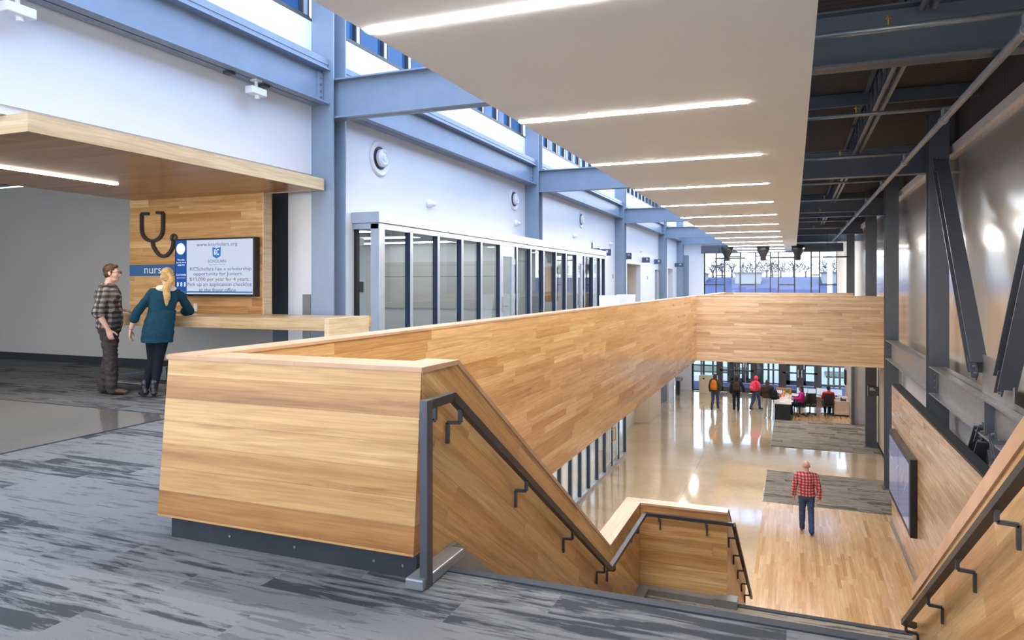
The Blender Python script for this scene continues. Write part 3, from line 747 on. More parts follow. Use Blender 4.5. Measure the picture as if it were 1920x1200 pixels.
r = thing('nurse_sign', 'blue sign band lettered in white beside the TV', 'sign', (-9.25, 8.14, 1.7))
box('band', 'signblue', r, -9.79, -8.70, 8.135, 8.15, 1.61, 1.785)
text('nurse', (-9.24, 8.133, 1.69), .46, .085, 'signwhite', r)
r = tag(MB().box(-8.45, -8.38, 8.13, 8.15, 1.07, 1.19).build('power_outlet', 'plate', base=(-8.42, 8.14, 1.13)), 'small white power outlet on the wood wall under the TV', 'outlet')
# television
tv = thing('television', 'wall-mounted TV showing a white scholarship slide', 'television', (-7.95, 8.1, 1.3))
TX0, TX1, TZ0, TZ1 = -8.72, -7.20, 1.30, 2.165
m = MB(); m.box(TX0, TX1, 8.03, 8.15, TZ0, TZ1); m.build('casing', 'black', tv, .006)
Yf = 8.027
sx0, sx1, sz0, sz1 = TX0+.025, TX1-.025, TZ0+.035, TZ1-.025
SW, SH = sx1-sx0, sz1-sz0
box('screen', 'screen', tv, sx0, sx1, Yf, Yf+.004, sz0, sz1)
box('side_strip', 'screen_blue', tv, sx0, sx0+SW*.148, Yf-.002, Yf, sz0, sz1)
m = MB(); m.box(sx0, sx1, Yf-.0024, Yf-.002, sz0+.02, sz0+.04); m.build('footer_line', 'logo', tv)
def tt(s, fx, fy, w, h, mat): text(s, (sx0+SW*fx, Yf-.003, sz0+SH*(1-fy)), SW*w if w else None, SH*h, mat, tv, 'slide_text')
tt('www.kcscholars.org', .545, .095, .53, .085, 'ink')
tt('SCHOLARS', .55, .395, .24, .055, 'ink_grey')
tt('Great Futures. Your City.', .55, .46, .22, .03, 'ink')
tt('KCScholars has a scholarship', .59, .545, .79, .085, 'ink')
tt('opportunity for Juniors.', .56, .635, .64, .08, 'ink')
tt('$10,000 per year for 4 years.', .575, .735, .77, .085, 'ink_red')
tt('Pick up an application checklist', .575, .83, .83, .085, 'ink')
tt('at the front office.', .56, .925, .49, .075, 'ink')
tt('Thursday', .073, .365, .10, .032, 'screen_white'); tt('Jan 25, 2018', .073, .415, .13, .03, 'screen_white'); tt('4:00 PM', .073, .46, .09, .028, 'screen_white')
tt('Currently', .073, .645, .135, .045, 'screen_white'); tt('Lees Summit, Missouri', .073, .70, .12, .018, 'screen_white')
m = MB(); m.lathe((sx0+SW*.068, Yf-.002, sz0+SH*.845), [(.085, 0), (.085, .002)], (0, -1, 0), 28); m.build('clock_disc', 'screen_white', tv)
m = MB()
for fx in (.03, .078, .125):
    for dz in (.0, .03): m.ring((sx0+SW*fx, Yf-.003, sz0+SH*.16+dz), .014, .003, (0, 1, 0), 16, 6, 1.0)
m.build('gauge_icons', 'screen_white', tv)
lx, lz = sx0+SW*.545, sz0+SH*.77
m = MB(); m.xz([(lx-.08, lz+.075), (lx, lz+.055), (lx+.08, lz+.075), (lx+.075, lz-.06), (lx, lz-.095), (lx-.075, lz-.06)], Yf-.003, Yf-.002); m.build('shield_logo', 'logo', tv)
text('KC', (lx, Yf-.004, lz), .085, .085, 'screen_white', tv, 'slide_text')
# perforated plate beside the column, metal frame on the floor
r = tag(MB().box(-6.80, -6.66, 8.60, 8.62, .4, 1.33).build('wall_grille', 'galv', base=(-6.73, 8.61, .4)), 'narrow perforated metal strip on the white pier behind the counter', 'grille')
r = thing('metal_floor_frame', 'low grey metal tube frame lying on the carpet behind the two people', 'frame', (-8.9, 7.5, 0))
MB().cyl((-9.25, 7.25, .09), (-7.3, 7.12, .09), .028).build('front_tube', 'chrome', r)
MB().bar((-9.5, 7.45, .09), (-9.05, 8.15, .14), .06, .05).build('cross_bar', 'steel_dark_shaded', r)
m = MB(); m.box(-9.10, -8.98, 8.10, 8.22, .0, .2); m.build('corner_bracket', 'galv', r)
for x in (-9.2, -7.4): MB().cyl((x, 7.2, 0), (x, 7.2, .09), .03).build('foot', 'black', r)
r = thing('clear_bracket', 'small clear plastic holder on the carpet by the woman in boots', 'holder', (-7.62, 6.9, 0))
m = MB(); m.box(-7.75, -7.5, 6.85, 6.98, 0, .03); m.build('holder_base', 'chrome', r, .01); m = MB(); m.box(-7.66, -7.58, 6.89, 6.94, .03, .12); m.build('holder_post', 'chrome', r, .01)

# ------------------------------------------------------------------ guard walls
XI, XO = -3.25, -3.47
g = thing('guard_wall', 'long wood-clad guard wall along the open hall edge', 'guard wall', (XO, 3.4, 0))
m = MB(); m.box(XI-.02, XI, 3.42, 26.2, -1.28, 1.04); m.build('hall_boards', 'wood_guard', g)
m = MB(); m.box(XO, XI-.02, 3.38, 38.2, 0, 1.04); m.build('core', 'wood_guard', g)
m = MB(); m.box(XI-.02, XI, 28.75, 38.2, -1.28, 1.04); m.build('hall_boards', 'wood_guard', g)
m = MB(); m.box(XO, XI-.02, 3.45, 38.2, -1.28, -.36); m.build('soffit_edge', 'white', g)
m = MB(); m.box(XO-.005, XI+.006, 3.15, 38.25, 1.04, 1.062); m.build('cap_rail', 'wood_cap', g)
g = thing('bridge_guard', 'pale board front of the bridge crossing the hall', 'guard wall', (-.3, 26.2, -1.28))
m = MB(); m.box(XI, 2.80, 26.2, 26.35, -1.29, 1.05); m.build('boards', 'wood_bridge', g)
m = MB(); m.box(XI, 2.78, 28.6, 28.75, -1.29, 1.05); m.build('rear_boards', 'wood_bridge', g)
m = MB(); m.box(XI, 2.80, 26.19, 26.37, 1.05, 1.068); m.build('cap_rail', 'wood_cap_cross', g)
g = thing('far_guard', 'low wood guard in front of the far window', 'guard wall', (-.4, 38.3, 0))
m = MB(); m.box(XI, 2.75, 38.2, 38.35, -1.2, 1.05); m.build('boards', 'wood_bridge', g)
# block at the head of the stair
g = thing('stair_guard', 'wood-clad guard block and stair side wall with a charcoal toe kick', 'guard wall', (-2.6, 3.1, 0))
SXI, SXO = -1.75, -1.94
m = MB(); m.yz([(3.07, .122), (3.15, 1.035), (3.40, 1.035), (3.40, .122)], XO, SXI-.004); m.build('front_boards', 'wood_block', g)
m = MB(); m.box(XO+.08, SXI-.004, 3.10, 3.40, 0, .122); m.build('toe_kick', 'toe', g)
for x in (-2.95, -2.5, -2.0, -1.83): MB().cyl((x, 3.10, .06), (x, 3.094, .06), .008).build('screw', 'chrome', g)
m = MB(); m.box(XO-.008, SXI+.004, 3.14, 3.40, 1.035, 1.058); m.build('front_cap', 'wood_cap_cross', g)
prof = [(3.16, 1.03), (3.55, 1.03), (7.09, 1.03-SL*3.54), (8.62, 1.03-SL*3.54), (8.62, -2.9), (7.3, -2.9), (3.16, -.28)]
m = MB(); m.yz(prof, SXO, SXI); m.build('stair_boards', 'wood_slope', g)
zc = 1.03-SL*3.54
m = MB(); m.yz([(3.15, 1.03), (3.55, 1.03), (7.09, zc), (8.79, zc), (8.79, zc+.025), (7.10, zc+.025), (3.56, 1.056), (3.15, 1.056)], SXO-.006, SXI+.006); m.build('stair_cap', 'wood_cap', g)
m = MB(); m.box(SXO, -.72, 8.63, 8.79, -2.9, zc); m.build('landing_boards', 'wood_land', g)
m = MB(); m.box(SXI, -.715, 8.62, 8.80, zc, zc+.025); m.build('landing_cap', 'wood_cap_cross', g)
m = MB(); m.yz([(8.79, zc), (8.80, zc), (11.9, zc-SL*3.1), (12.1, zc-SL*3.1), (12.1, ZL), (10.6, ZL), (8.79, -3.1)], -.90, -.722); m.build('lower_boards', 'wood_slope', g)
m = MB(); m.yz([(8.70, zc), (8.80, zc), (11.9, zc-SL*3.1), (12.12, zc-SL*3.1), (12.12, zc-SL*3.1+.02), (11.9, zc-SL*3.1+.02), (8.80, zc+.022), (8.70, zc+.022)], -.905, -.715); m.build('lower_cap', 'wood_cap', g)
# right stair wall
g = thing('stair_guard', 'sloping wood stair wall with rail at the lower picture corner', 'guard wall', (1.08, 5, 0))
m = MB(); m.yz([(3.1, 1.03), (3.55, 1.03), (7.06, 1.03-SL*3.51), (7.06, -2.9), (3.1, -.35)], .98, 1.14); m.build('stair_boards', 'wood_slope', g)
m = MB(); m.yz([(3.1, 1.03), (3.55, 1.03), (7.065, 1.03-SL*3.515), (7.065, 1.055-SL*3.515), (3.56, 1.055), (3.1, 1.055)], .972, 1.146); m.build('stair_cap', 'wood_cap', g)
m = MB(); m.yz([(3.1, .955), (3.53, .955), (7.066, .955-SL*3.53), (7.066, 1.035-SL*3.515), (3.56, 1.035), (3.1, 1.035)], .968, .982); m.build('trim_strip', 'wood_cap', g)

# ------------------------------------------------------------------ staircase
st = thing('staircase', 'carpeted stair flight dropping to a landing and the lower floor', 'stairs', (-.4, 3.3, 0))
n = 14; rise = 2.27/n; go = rise/SL
for k in range(1, n):
    y = 3.31+go*(k-1); z = -rise*k
    tr = MB().box(SXI+.03, .965, y, y+go, z-.18, z).build('tread', 'carpet_brown', st)
    MB().box(SXI+.03, .965, y+go-.05, y+go+.004, z-.03, z+.004).build('nosing', 'nose', tr)
yl = 3.30+go*(n-1)
m = MB(); m.box(SXI, .98, yl, 8.62, -2.45, -2.27); m.box(.98, 2.29, 7.06, 8.62, -2.45, -2.27); m.build('landing', 'carpet_brown', st)
m = MB(); m.box(-.72, 2.29, 8.56, 8.64, -2.33, -2.262); m.build('landing_nosing', 'nose', st)
for k in range(1, n):
    y = 8.645+go*(k-1); z = -2.27-rise*k
    tr = MB().box(-.71, 2.29, y, y+go, z-.18, z).build('tread', 'carpet_brown', st)
    MB().box(-.71, 2.29, y+go-.05, y+go+.004, z-.03, z+.004).build('nosing', 'nose', tr)
m = MB(); m.box(SXI, .98, 3.245, 3.305, -.34, .006); m.build('top_nosing', 'nose', st)
m = MB(); m.box(SXI, SXI+.10, 2.98, 3.44, 0.001, .055); m.build('stringer_curb', 'galv', st, .008)
m = MB(); m.yz([(3.42, .0), (3.42, .055), (3.50, .055), (yl+.1, -2.27+.05), (yl+.1, -2.4), (3.42, -.2)], SXI, SXI+.03); m.build('stringer', 'galv', st)
m = MB(); m.box(SXI, -.72, 8.50, 8.63, -2.27, -2.20); m.box(SXI, SXI+.12, 7.1, 8.5, -2.27, -2.20); m.box(-.86, -.60, 8.48, 8.66, -2.3, -2.18); m.build('landing_curb', 'galv', st)

# handrails
def zbracket(y, z, xr, xw, parent):
    """flat bar from under the rail to the wall, then down"""
    s = 1 if xw > xr else -1
    m = MB(); m.path([(xr, y, z), (xr, y, z-.07), (xw-s*.008, y, z-.075), (xw-s*.008, y, z-.19)], .02, .02, (0, 1, 0)); m.build('bracket', 'post', parent)
h = thing('handrail', 'dark steel handrail with a floor post beside the wood block', 'handrail', (-1.66, 3.04, 0))
XH = -1.665
m = MB(); m.box(XH-.021, XH+.021, 3.01, 3.07, .0, .915); m.build('floor_post', 'post', h, .003)
zr = lambda y: .89-SL*(y-3.32)
m = MB(); m.path([(XH, 3.04, .89), (XH, 3.32, .89), (XH, 6.76, zr(6.76))], .045, .04, (1, 0, 0)); m.build('sloping_rail', 'rail', h)
zq = zr(6.76)
m = MB(); m.path([(XH, 6.76, zq), (XH, 8.53, zq), (-.64, 8.53, zq)], .045, .04, (0, 0, 1)); m.build('landing_rail', 'rail', h)
m = MB(); m.path([(-.64, 8.53, zq), (-.64, 12.3, zq-SL*3.77)], .045, .04, (1, 0, 0)); m.build('lower_rail', 'rail', h)
for y in (3.13, 3.42, 4.43, 5.5, 6.55): zbracket(y, (zr(y) if y > 3.32 else .89)-.02, XH, SXI, h)
for y in (6.95, 8.1): zbracket(y, zq-.02, XH, SXI, h)
for x in (-1.5, -.95):
    m = MB(); m.path([(x, 8.53, zq-.02), (x, 8.53, zq-.07), (x, 8.62, zq-.075), (x, 8.62, zq-.2)], .018, .018, (1, 0, 0)); m.build('bracket', 'post', h)
for y in (8.75, 9.5, 10.25, 11.0, 11.75): zbracket(y, zq-SL*(y-8.53)-.02, -.64, -.72, h)
h = thing('handrail', 'dark steel handrail on the stair wall at the lower picture corner', 'handrail', (.88, 5, 0))
zr2 = lambda y: .74-SL*(y-3.46)
m = MB(); m.path([(.885, 3.15, .92), (.885, 6.84, zr2(6.84)), (.975, 6.86, zr2(6.84)-.02)], .04, .05, (1, 0, 0)); m.build('sloping_rail', 'rail', h)
for y in (3.9, 4.75, 5.7, 6.75): zbracket(y, zr2(y)-.02, .885, .98, h)

# ------------------------------------------------------------------ lower hall
mw = thing('display_wall', 'pale board wall on the lower floor with a dark top edge', 'wood wall', (2.42, 13, ZL))
m = MB(); m.box(2.30, 2.33, 5.0, 19.95, ZL+.0, -1.05); m.build('boards', 'wood_mon', mw)
m = MB(); m.box(2.33, 2.46, 5.0, 19.95, ZL, -1.05); m.build('core', 'grey', mw)
m = MB(); m.box(2.305, 2.49, 5.0, 19.97, -1.05, -1.01); m.build('top_cap', 'toe', mw)
m = MB(); m.box(2.275, 2.30, 5.0, 19.95, ZL+.006, ZL+.10); m.build('base_strip', 'galv', mw)
vd = thing('video_display', 'large black-framed twin screen on the pale board wall', 'screen', (2.25, 17.6, -2.8))
m = MB(); m.box(2.17, 2.30, 16.0, 19.31, -3.59, -2.02); m.build('frame', 'black', vd, .01)
for a, b in ((16.12, 17.64), (17.68, 19.19)): box('screen', 'vwall', vd, 2.163, 2.17, a, b, -3.47, -2.14)
m = MB()
for k in range(7):
    y = 16.3+.42*k; m.bar((2.160, y, -2.35-.05*k), (2.160, y+.5, -2.9+.06*k), .002, .012, (0, 0, 1))
m.build('screen_lines', 'vline', vd)
# lower glass front
XLG = -5.5
lg = thing('glass_partition', 'silver-framed glass storefront on the lower floor below the guard wall', 'glass wall', (XLG, 20, ZL))
ly = [14.3, 15.25, 16.2, 17.11, 18.04, 18.95, 19.84, 20.8, 21.72, 22.6, 23.54, 24.61]
for i, y in enumerate(ly):
    box('mullion', 'alu', lg, XLG-.07, XLG+.03, y-.05, y+.05, ZL, -1.9)
    box('mullion_shade', 'mullion_shade', lg, XLG-.065, XLG+.026, y-.07, y-.052, ZL+.1, -1.9)  # painted shade on the mullion's near side, as upstairs
for i, (a, b) in enumerate(zip(ly, ly[1:])):
    if i in (8, 9):
        d = MB(); d.box(XLG-.05, XLG, a+.04, a+.13, ZL+.02, -2.2); d.box(XLG-.05, XLG, b-.13, b-.05, ZL+.02, -2.2); d.box(XLG-.05, XLG, a+.13, b-.13, ZL+.02, ZL+.26); d.box(XLG-.05, XLG, a+.13, b-.13, -2.35, -2.2)
        dd = d.build('door_leaf', 'alu', lg); box('pane', 'glass_in', dd, XLG-.03, XLG-.024, a+.13, b-.13, ZL+.26, -2.35)
        ys = b-.17 if i == 8 else a+.17
        MB().tube([(XLG, ys, ZL+.9), (XLG+.07, ys, ZL+.9), (XLG+.07, ys, ZL+1.3), (XLG, ys, ZL+1.3)], .016, 8).build('handle', 'brass', dd)
    else: box('pane', 'glass_in', lg, XLG-.045, XLG-.037, a, b, ZL+.1, -1.95)
box('sill_rail', 'alu', lg, XLG-.1, XLG+.035, 14.3, 24.62, ZL, ZL+.10)
box('header', 'alu', lg, XLG-.1, XLG+.04, 14.3, 24.62, -1.95, -1.8)
sbox('wall_lower_head', 'white', XLG-.1, XLG, 14, 24.65, -1.8, -.35)
sbox('wall_lower_near', 'white', XLG-.1, XLG, -4, 14.3, ZL, -.35)
sbox('wall_lower_end', 'white', -6.3, XLG-.02, 24.65, 24.85, ZL, -.35)
sbox('wall_lower_room', 'white', -12, -11.8, 10, 26, ZL, -.35)
sbox('ceiling_lower', 'white', -12, XO, 3.4, 41, -.5, -.36)
sbox('wall_lower_jog', 'cream', -6.41, -5.75, 30.5, 33.2, ZL, -.36)
sbox('wall_lower_far', 'white', -6.41, -5.95, 36.7, 38.6, ZL, -.36)
tag(MB().box(-6.41, -6.36, 27.6, 28.6, ZL, ZL+2.1).build('door_4', 'cream', base=(-6.38, 28, ZL)), 'beige door on the lower wall past the glass storefront', 'door', kind='structure')
r = thing('drinking_fountain', 'dark drinking fountain on the lower wall by the far column', 'fountain', (-5.9, 38.9, ZL))
box('basin', 'galv', r, -5.95, -5.6, 38.9, 39.4, ZL+.75, ZL+.95, bevel=.03); box('pedestal', 'black', r, -5.93, -5.75, 39.0, 39.3, ZL, ZL+.75)
# lower column line feet use the steel columns; reception side
sbox('wall_reception_end', 'lavender', 2.42, 3.02, 33.5, 33.7, ZL, -.35)
sbox('trim_8', 'steel_dark_shaded', 2.32, 2.44, 33.3, 33.75, ZL, -.35)
sbox('wall_reception_side', 'deskwood', 2.38, 2.44, 33.75, 38.5, ZL, ZL+2.6)
r = thing('room_sign', 'dark room sign on the grey column below the bridge', 'sign', (2.5, 28.98, ZL+2.0))
box('plate', 'bronze', r, 2.56, 3.0, 28.96, 28.985, -2.62, -2.28); m = MB(); m.box(2.62, 2.80, 28.952, 28.96, -2.42, -2.39); m.box(2.62, 2.74, 28.952, 28.96, -2.36, -2.33); m.build('symbol', 'signwhite', r); box('edge', 'alu', r, 2.545, 2.56, 28.96, 28.985, -2.64, -2.26)
r = tag(MB().box(2.90, 2.93, 25.9, 26.0, ZL+.9, ZL+1.2).build('fire_alarm', 'red', base=(2.92, 26, ZL+1)), 'small red fire alarm call point on the cream wall', 'alarm')

# facade
def frame_grid(m, xs, zs, y, t=.05, d=.12):
    for x in xs: m.box(x-t/2, x+t/2, y, y+d, zs[0], zs[-1])
    for z in (zs[0], zs[-1]): m.box(xs[0], xs[-1], y, y+d, z-t/2, z+t/2)
YF = 42.75
wn = thing('window_6', '', ''); del wn['label']; del wn['category']; struct(wn)
ux = [-4.85, -4.19, -3.71, -2.84, -2.0, -1.2, -.77, .08, .94, 1.37, 2.25]
uz = [0.1, 2.05, 2.6, 3.3]
m = MB()
for x in ux: m.box(x-.035, x+.035, YF, YF+.12, .0, 3.35)
for z in (.0, 3.32): m.box(ux[0], ux[-1], YF, YF+.12, z-.04, z+.04)
bars = [(0, 1.45), (1, 1.45), (1, 2.0), (3, 1.45), (4, 3.1), (5, 2.0), (6, 1.45), (8, 2.0), (8, 3.0), (9, 1.45), (2, 3.1)]
for i, z in bars: m.box(ux[i], ux[i+1], YF, YF+.1, z-.03, z+.03)
m.build('window_frame', 'bronze', wn)
for a, b in zip(ux, ux[1:]): box('pane', 'glass', wn, a, b, YF+.05, YF+.056, 0, 3.3)
sbox('wall_far_pier', 'cream', 2.25, 3.02, YF-.1, YF+.2, -.35, 4.9)
w = MB(); w.box(-6.4, ux[0], YF, YF+.2, -.35, 4.9); w.box(ux[0], ux[-1], YF, YF+.2, -1.3, -.04); w.box(ux[0], ux[-1], YF, YF+.2, 3.36, 4.95)
struct(w.build('wall_far', 'white'))
sbox('trim_9', 'steel', -6.1, -5.75, YF-.06, YF, 0, 3.2)
o = MB().box(-4.9, 2.5, 41.5, 41.8, 3.25, 3.7).build('header_beam', 'steel_dark_shaded', base=(-1, 41.6, 3.25)); tag(o, 'dark header beam above the far window', 'beam')
for x, lab in ((-3.01, 'dark funnel-shaped fixture before the far window, beside the white post'), (-1.34, 'dark funnel-shaped fixture in the middle of the far window'), (.21, 'dark funnel-shaped fixture under the soffit corner at the far window')):
    r = thing('funnel_fixture', lab, 'ceiling fixture', (x, 36, 2.6), 'dark funnel fixtures before the far window')
    MB().lathe((x, 36, 2.62), [(.10, 0), (.13, .05), (.13, .2), (.28, .48), (.30, .7)], (0, 0, 1), 16).build('funnel', 'black', r, smooth=True)
    MB().lathe((x, 36, 2.66), [(.2, 0), (.2, .02)], (0, 0, 1), 16).build('collar', 'black', r)
    MB().cyl((x, 36, 3.3), (x, 36, 3.31), .3).build('ceiling_plate', 'black', r)
for x0, x1, lab in ((-3.6, -2.17, 'dark bar light hung before the far window, nearest the white wall'), (-1.05, .3, 'dark bar light hung before the middle of the far window'), (1.3, 2.45, 'dark bar light hung by the tan pier at the far window')):
    r = thing('bar_light', lab, 'pendant light', ((x0+x1)/2, 36.3, 2.74), 'dark bar lights before the far window')
    box('bar', 'black', r, x0, x1, 36.25, 36.35, 2.73, 2.80)
    for x in (x0+.2, x1-.2): MB().cyl((x, 36.3, 2.8), (x, 36.3, 3.3 if x < .15 else 4.98), .008).build('suspension_wire', 'black', r)
# lower entrance storefront
YE = 41.0
def glazed(n, x0, x1, mids, bars, y=YE):
    wn = thing('window_%d' % n, '', ''); del wn['label']; del wn['category']; struct(wn)
    m = MB()
    for x in [x0, x1]+mids: m.box(x-.05, x+.05, y, y+.12, ZL, -1.3)
    for z in bars+[ZL+.06]: m.box(x0, x1, y+.01, y+.10, z-.035, z+.035)
    m.build('window_frame', 'bronze', wn)
    xs = sorted([x0, x1]+mids)
    for a, b in zip(xs, xs[1:]): box('pane', 'glass', wn, a, b, y+.05, y+.056, ZL+.06, -1.3)
def ddoor(n, x0, x1, y=YE, st_=.17):
    d = thing('door_%d' % n, '', ''); del d['label']; del d['category']; struct(d)
    xm = (x0+x1)/2
    fr = MB(); fr.box(x0-.08, x0+.03, y-.02, y+.14, ZL, -1.3); fr.box(x1-.03, x1+.08, y-.02, y+.14, ZL, -1.3); fr.build('door_frame', 'bronze', d)
    for a, b, s in ((x0+.03, xm-.005, 1), (xm+.005, x1-.03, -1)):
        m = MB(); m.box(a, a+st_, y, y+.06, ZL+.02, -1.4); m.box(b-st_, b, y, y+.06, ZL+.02, -1.4); m.box(a, b, y, y+.06, ZL+.02, ZL+.30); m.box(a, b, y, y+.06, ZL+1.18, ZL+1.26)
        lf = m.build('door_leaf', 'bronze', d)
        box('pane', 'glass', lf, a+st_, b-st_, y+.027, y+.033, ZL+.30, -1.4)
        hx = b-.09 if s > 0 else a+.09
        MB().tube([(hx, y, ZL+1.0), (hx, y-.07, ZL+1.0), (hx, y-.07, ZL+1.4), (hx, y, ZL+1.4)], .016, 8).build('door_handle', 'chrome', lf)
ddoor(5, -3.85, -1.98); ddoor(6, -.57, 1.25)
glazed(7, -5.3, -3.95, [-4.70], [-2.0, -3.1]); glazed(8, -1.88, -.68, [-1.25], [-3.2]); glazed(9, 1.35, 2.9, [1.75, 2.3], [-2.2, -2.9, -3.9])
sbox('wall_entrance', 'white', -6.3, -5.3, YE, YE+.2, ZL, -1.2)
YV = 45.0
ddoor(7, -3.6, -1.8, YV, .2); ddoor(8, -.4, 1.4, YV, .2)
glazed(10, -5.3, -3.7, [-4.6, -4.2], [-2.2, -3.2], YV); glazed(11, -1.7, -.5, [-1.1], [-3.2], YV); glazed(12, 1.5, 2.9, [2.2], [-2.2, -3.2], YV)

# recycling cabinet by the entrance
r = thing('recycling_cabinet', 'cream recycling cabinet with two round holes by the entrance doors', 'cabinet', (-4.4, 40.3, ZL))
box('body', 'plastic_tan', r, -4.85, -3.88, 40.1, 40.7, ZL, ZL+.95, bevel=.02)
for x in (-4.6, -4.15): MB().cyl((x, 40.095, ZL+.80), (x, 40.11, ZL+.80), .05).build('opening', 'black', r)

# reception
d = thing('reception_desk', 'dark reception desk panel with a pale top', 'desk', (-.4, 34.5, ZL))
box('front_panel', 'toe', d, -.77, -.10, 33.42, 33.48, ZL, ZL+.70); box('side_panel', 'toe', d, -.77, -.72, 33.48, 36.2, ZL, ZL+.70); box('desk_top', 'desktop', d, -.80, -.06, 33.38, 36.3, ZL+.70, ZL+.74, bevel=.008)
box('low_screen', 'orange', d, -.75, -.08, 36.2, 36.26, ZL+.74, ZL+1.05)
d = thing('office_desk', 'long pale office desk along the glass behind the chairs', 'desk', (1.1, 36.3, ZL))
box('desk_top', 'desktop', d, -.06, 2.37, 36.0, 36.7, ZL+.70, ZL+.74, bevel=.008); box('modesty_panel', 'lavender', d, -.0, 1.75, 36.55, 36.6, ZL+.15, ZL+.70)
for x in (0.02, 1.72): box('leg', 'toe', d, x, x+.06, 36.1, 36.65, ZL, ZL+.70)
d = thing('drawer_cabinet', 'white-wood drawer cabinet beside the red-shirted worker', 'cabinet', (2.0, 35.6, ZL))
box('body', 'deskwood', d, 1.75, 2.37, 35.3, 36.0, ZL+.08, ZL+.68, bevel=.006); box('plinth', 'black', d, 1.77, 2.35, 35.33, 35.98, ZL, ZL+.08)
for k in range(4): box('drawer', 'deskwood', d, 1.77, 2.35, 35.285, 35.3, ZL+.10+.145*k, ZL+.235+.145*k)
def monitor(x, y, w_, lab, yaw=0, z=ZL+.74):
    r = thing('monitor', lab, 'monitor', (x, y, z), 'monitors on the office desk', yaw)
    P = V3((x, y, z)); 
    def b(nm, mt, *bb): return MB().box(*bb).build(nm, mt, r, base=None)
    m = MB(); m.box(x-w_/2, x+w_/2, y, y+.03, z+.06, z+.06+w_*.58); m.build('casing', 'black', r)
    m = MB(); m.box(x-w_/2+.012, x+w_/2-.012, y-.004, y, z+.072, z+.048+w_*.58); m.build('screen', 'screen', r)
    m = MB(); m.box(x-.03, x+.03, y+.03, y+.05, z, z+.2); m.box(x-.1, x+.1, y-.05, y+.1, z, z+.012); m.build('stand', 'black', r)
monitor(.40, 36.3, .50, 'monitor with a pale screen beside the orange screen')
monitor(.78, 36.35, .46, 'monitor above the empty mesh chair')
monitor(1.30, 36.3, .56, 'monitor to the near side of the red-shirted worker')
monitor(1.88, 36.3, .52, 'monitor above the drawer cabinet')
monitor(-.62, 36.0, .30, 'small bluish monitor by the person in grey trousers')
r = thing('desk_phone', 'black desk phone on the drawer cabinet', 'phone', (2.15, 35.7, ZL+.74))
box('body', 'black', r, 2.02, 2.26, 35.55, 35.75, ZL+.68, ZL+.75, bevel=.01); MB().caps((2.05, 35.65, ZL+.80), .03, (2.05, 35.5, ZL+.79), .03).build('handset', 'black', r)
for k, (x, y, z, s, mt, nm, lab) in enumerate([(-.55, 35.2, 0, .16, 'red', 'bottle', 'small red bottle on the reception desk'), (-.40, 35.5, 0, .22, 'orange', 'bottle', 'tall orange bottle on the reception desk'), (-.2, 35.0, 0, .14, 'plate', 'cup', 'white cup on the reception desk'), (-.62, 34.6, 0, .18, 'black', 'cup', 'black cup on the reception desk')]):
    r = thing(nm, lab, nm, (x, y, ZL+.74))
    MB().lathe((x, y, ZL+.74), [(.04, 0), (.045, s*.1), (.045, s*.7), (.025, s*.85), (.025, s)], n=14).build('body', mt, r, smooth=True)
    if nm == 'bottle': MB().cyl((x, y, ZL+.74+s), (x, y, ZL+.77+s), .027).build('cap', 'plate', r)
r = thing('potted_plant', 'small green potted plant on the reception desk', 'plant', (-.25, 35.8, ZL+.74))
MB().lathe((-.25, 35.8, ZL+.74), [(.05, 0), (.07, .1)], n=14).build('pot', 'plate', r)
m = MB()
for k in range(14):
    a = k*2.4; m.ball((-.25+.09*cos(a)*(.4+k/20), 35.8+.09*sin(a)*(.4+k/20), ZL+.9+.012*k), (.05, .03, .02), 1)
m.build('foliage', 'greenp', r)
for k, (x, y, lab) in enumerate([(-.45, 34.0, 'white paper sheet on the reception desk front corner'), (-.3, 34.5, 'white paper sheet lying further along the reception desk'), (1.0, 36.1, 'white paper sheet on the office desk between the chairs')]):
    tag(MB().box(x-.11, x+.11, y-.15, y+.15, ZL+.74, ZL+.745).build('paper_sheet', 'plate', base=(x, y, ZL+.74)), lab, 'paper')
def office_chair(x, y, rz, lab):
    r = thing('office_chair', lab, 'office chair', (x, y, ZL), 'black mesh office chairs at reception', rz)
    o = V3((x, y, ZL))
    def p(a): return V3(a)+o
    m = MB()
    for k in range(5):
        a = 2*pi*k/5+.3; m.bar(p((0, 0, .09)), p((.30*cos(a), .30*sin(a), .07)), .045, .03)
    m.build('star_base', 'black', r)
    for k in range(5):
        a = 2*pi*k/5+.3; c = p((.30*cos(a), .30*sin(a), .03)); MB().cyl(c+V3((-.02, 0, 0)), c+V3((.02, 0, 0)), .03).build('caster', 'black', r)
    MB().cyl(p((0, 0, .08)), p((0, 0, .42)), .03).build('gas_post', 'black', r)
    m = MB(); m.box(x-.24, x+.24, y-.22, y+.24, ZL+.42, ZL+.49); m.build('seat', 'mesh', r, .03)
    m = MB(); m.prism([p((-.22, -.22, .55)), p((.22, -.22, .55)), p((.20, -.32, 1.05)), p((-.20, -.32, 1.05))], (0, -.03, 0)); m.build('backrest', 'mesh', r, .02)
    m = MB(); m.bar(p((0, -.15, .43)), p((0, -.3, .65)), .06, .025); m.build('back_support', 'black', r)
    for s in (-1, 1):
        m = MB(); m.path([p((s*.25, -.05, .45)), p((s*.27, -.05, .66)), p((s*.27, .12, .66))], .03, .03, (1, 0, 0)); m.build('armrest', 'black', r)
office_chair(.28, 34.75, radians(100), 'black mesh office chair under the magenta-shirted worker')
office_chair(.72, 35.2, radians(12), 'empty black mesh office chair between the two workers')
office_chair(1.50, 35.45, radians(3), 'black mesh office chair under the red-shirted worker')
r = tag(MB().box(2.30, 2.375, 37.2, 38.0, ZL+1.2, ZL+1.9).build('wall_picture', 'black', base=(2.35, 37.5, ZL+1.2)), 'dark wall screen above the drawer cabinet side wall', 'screen')

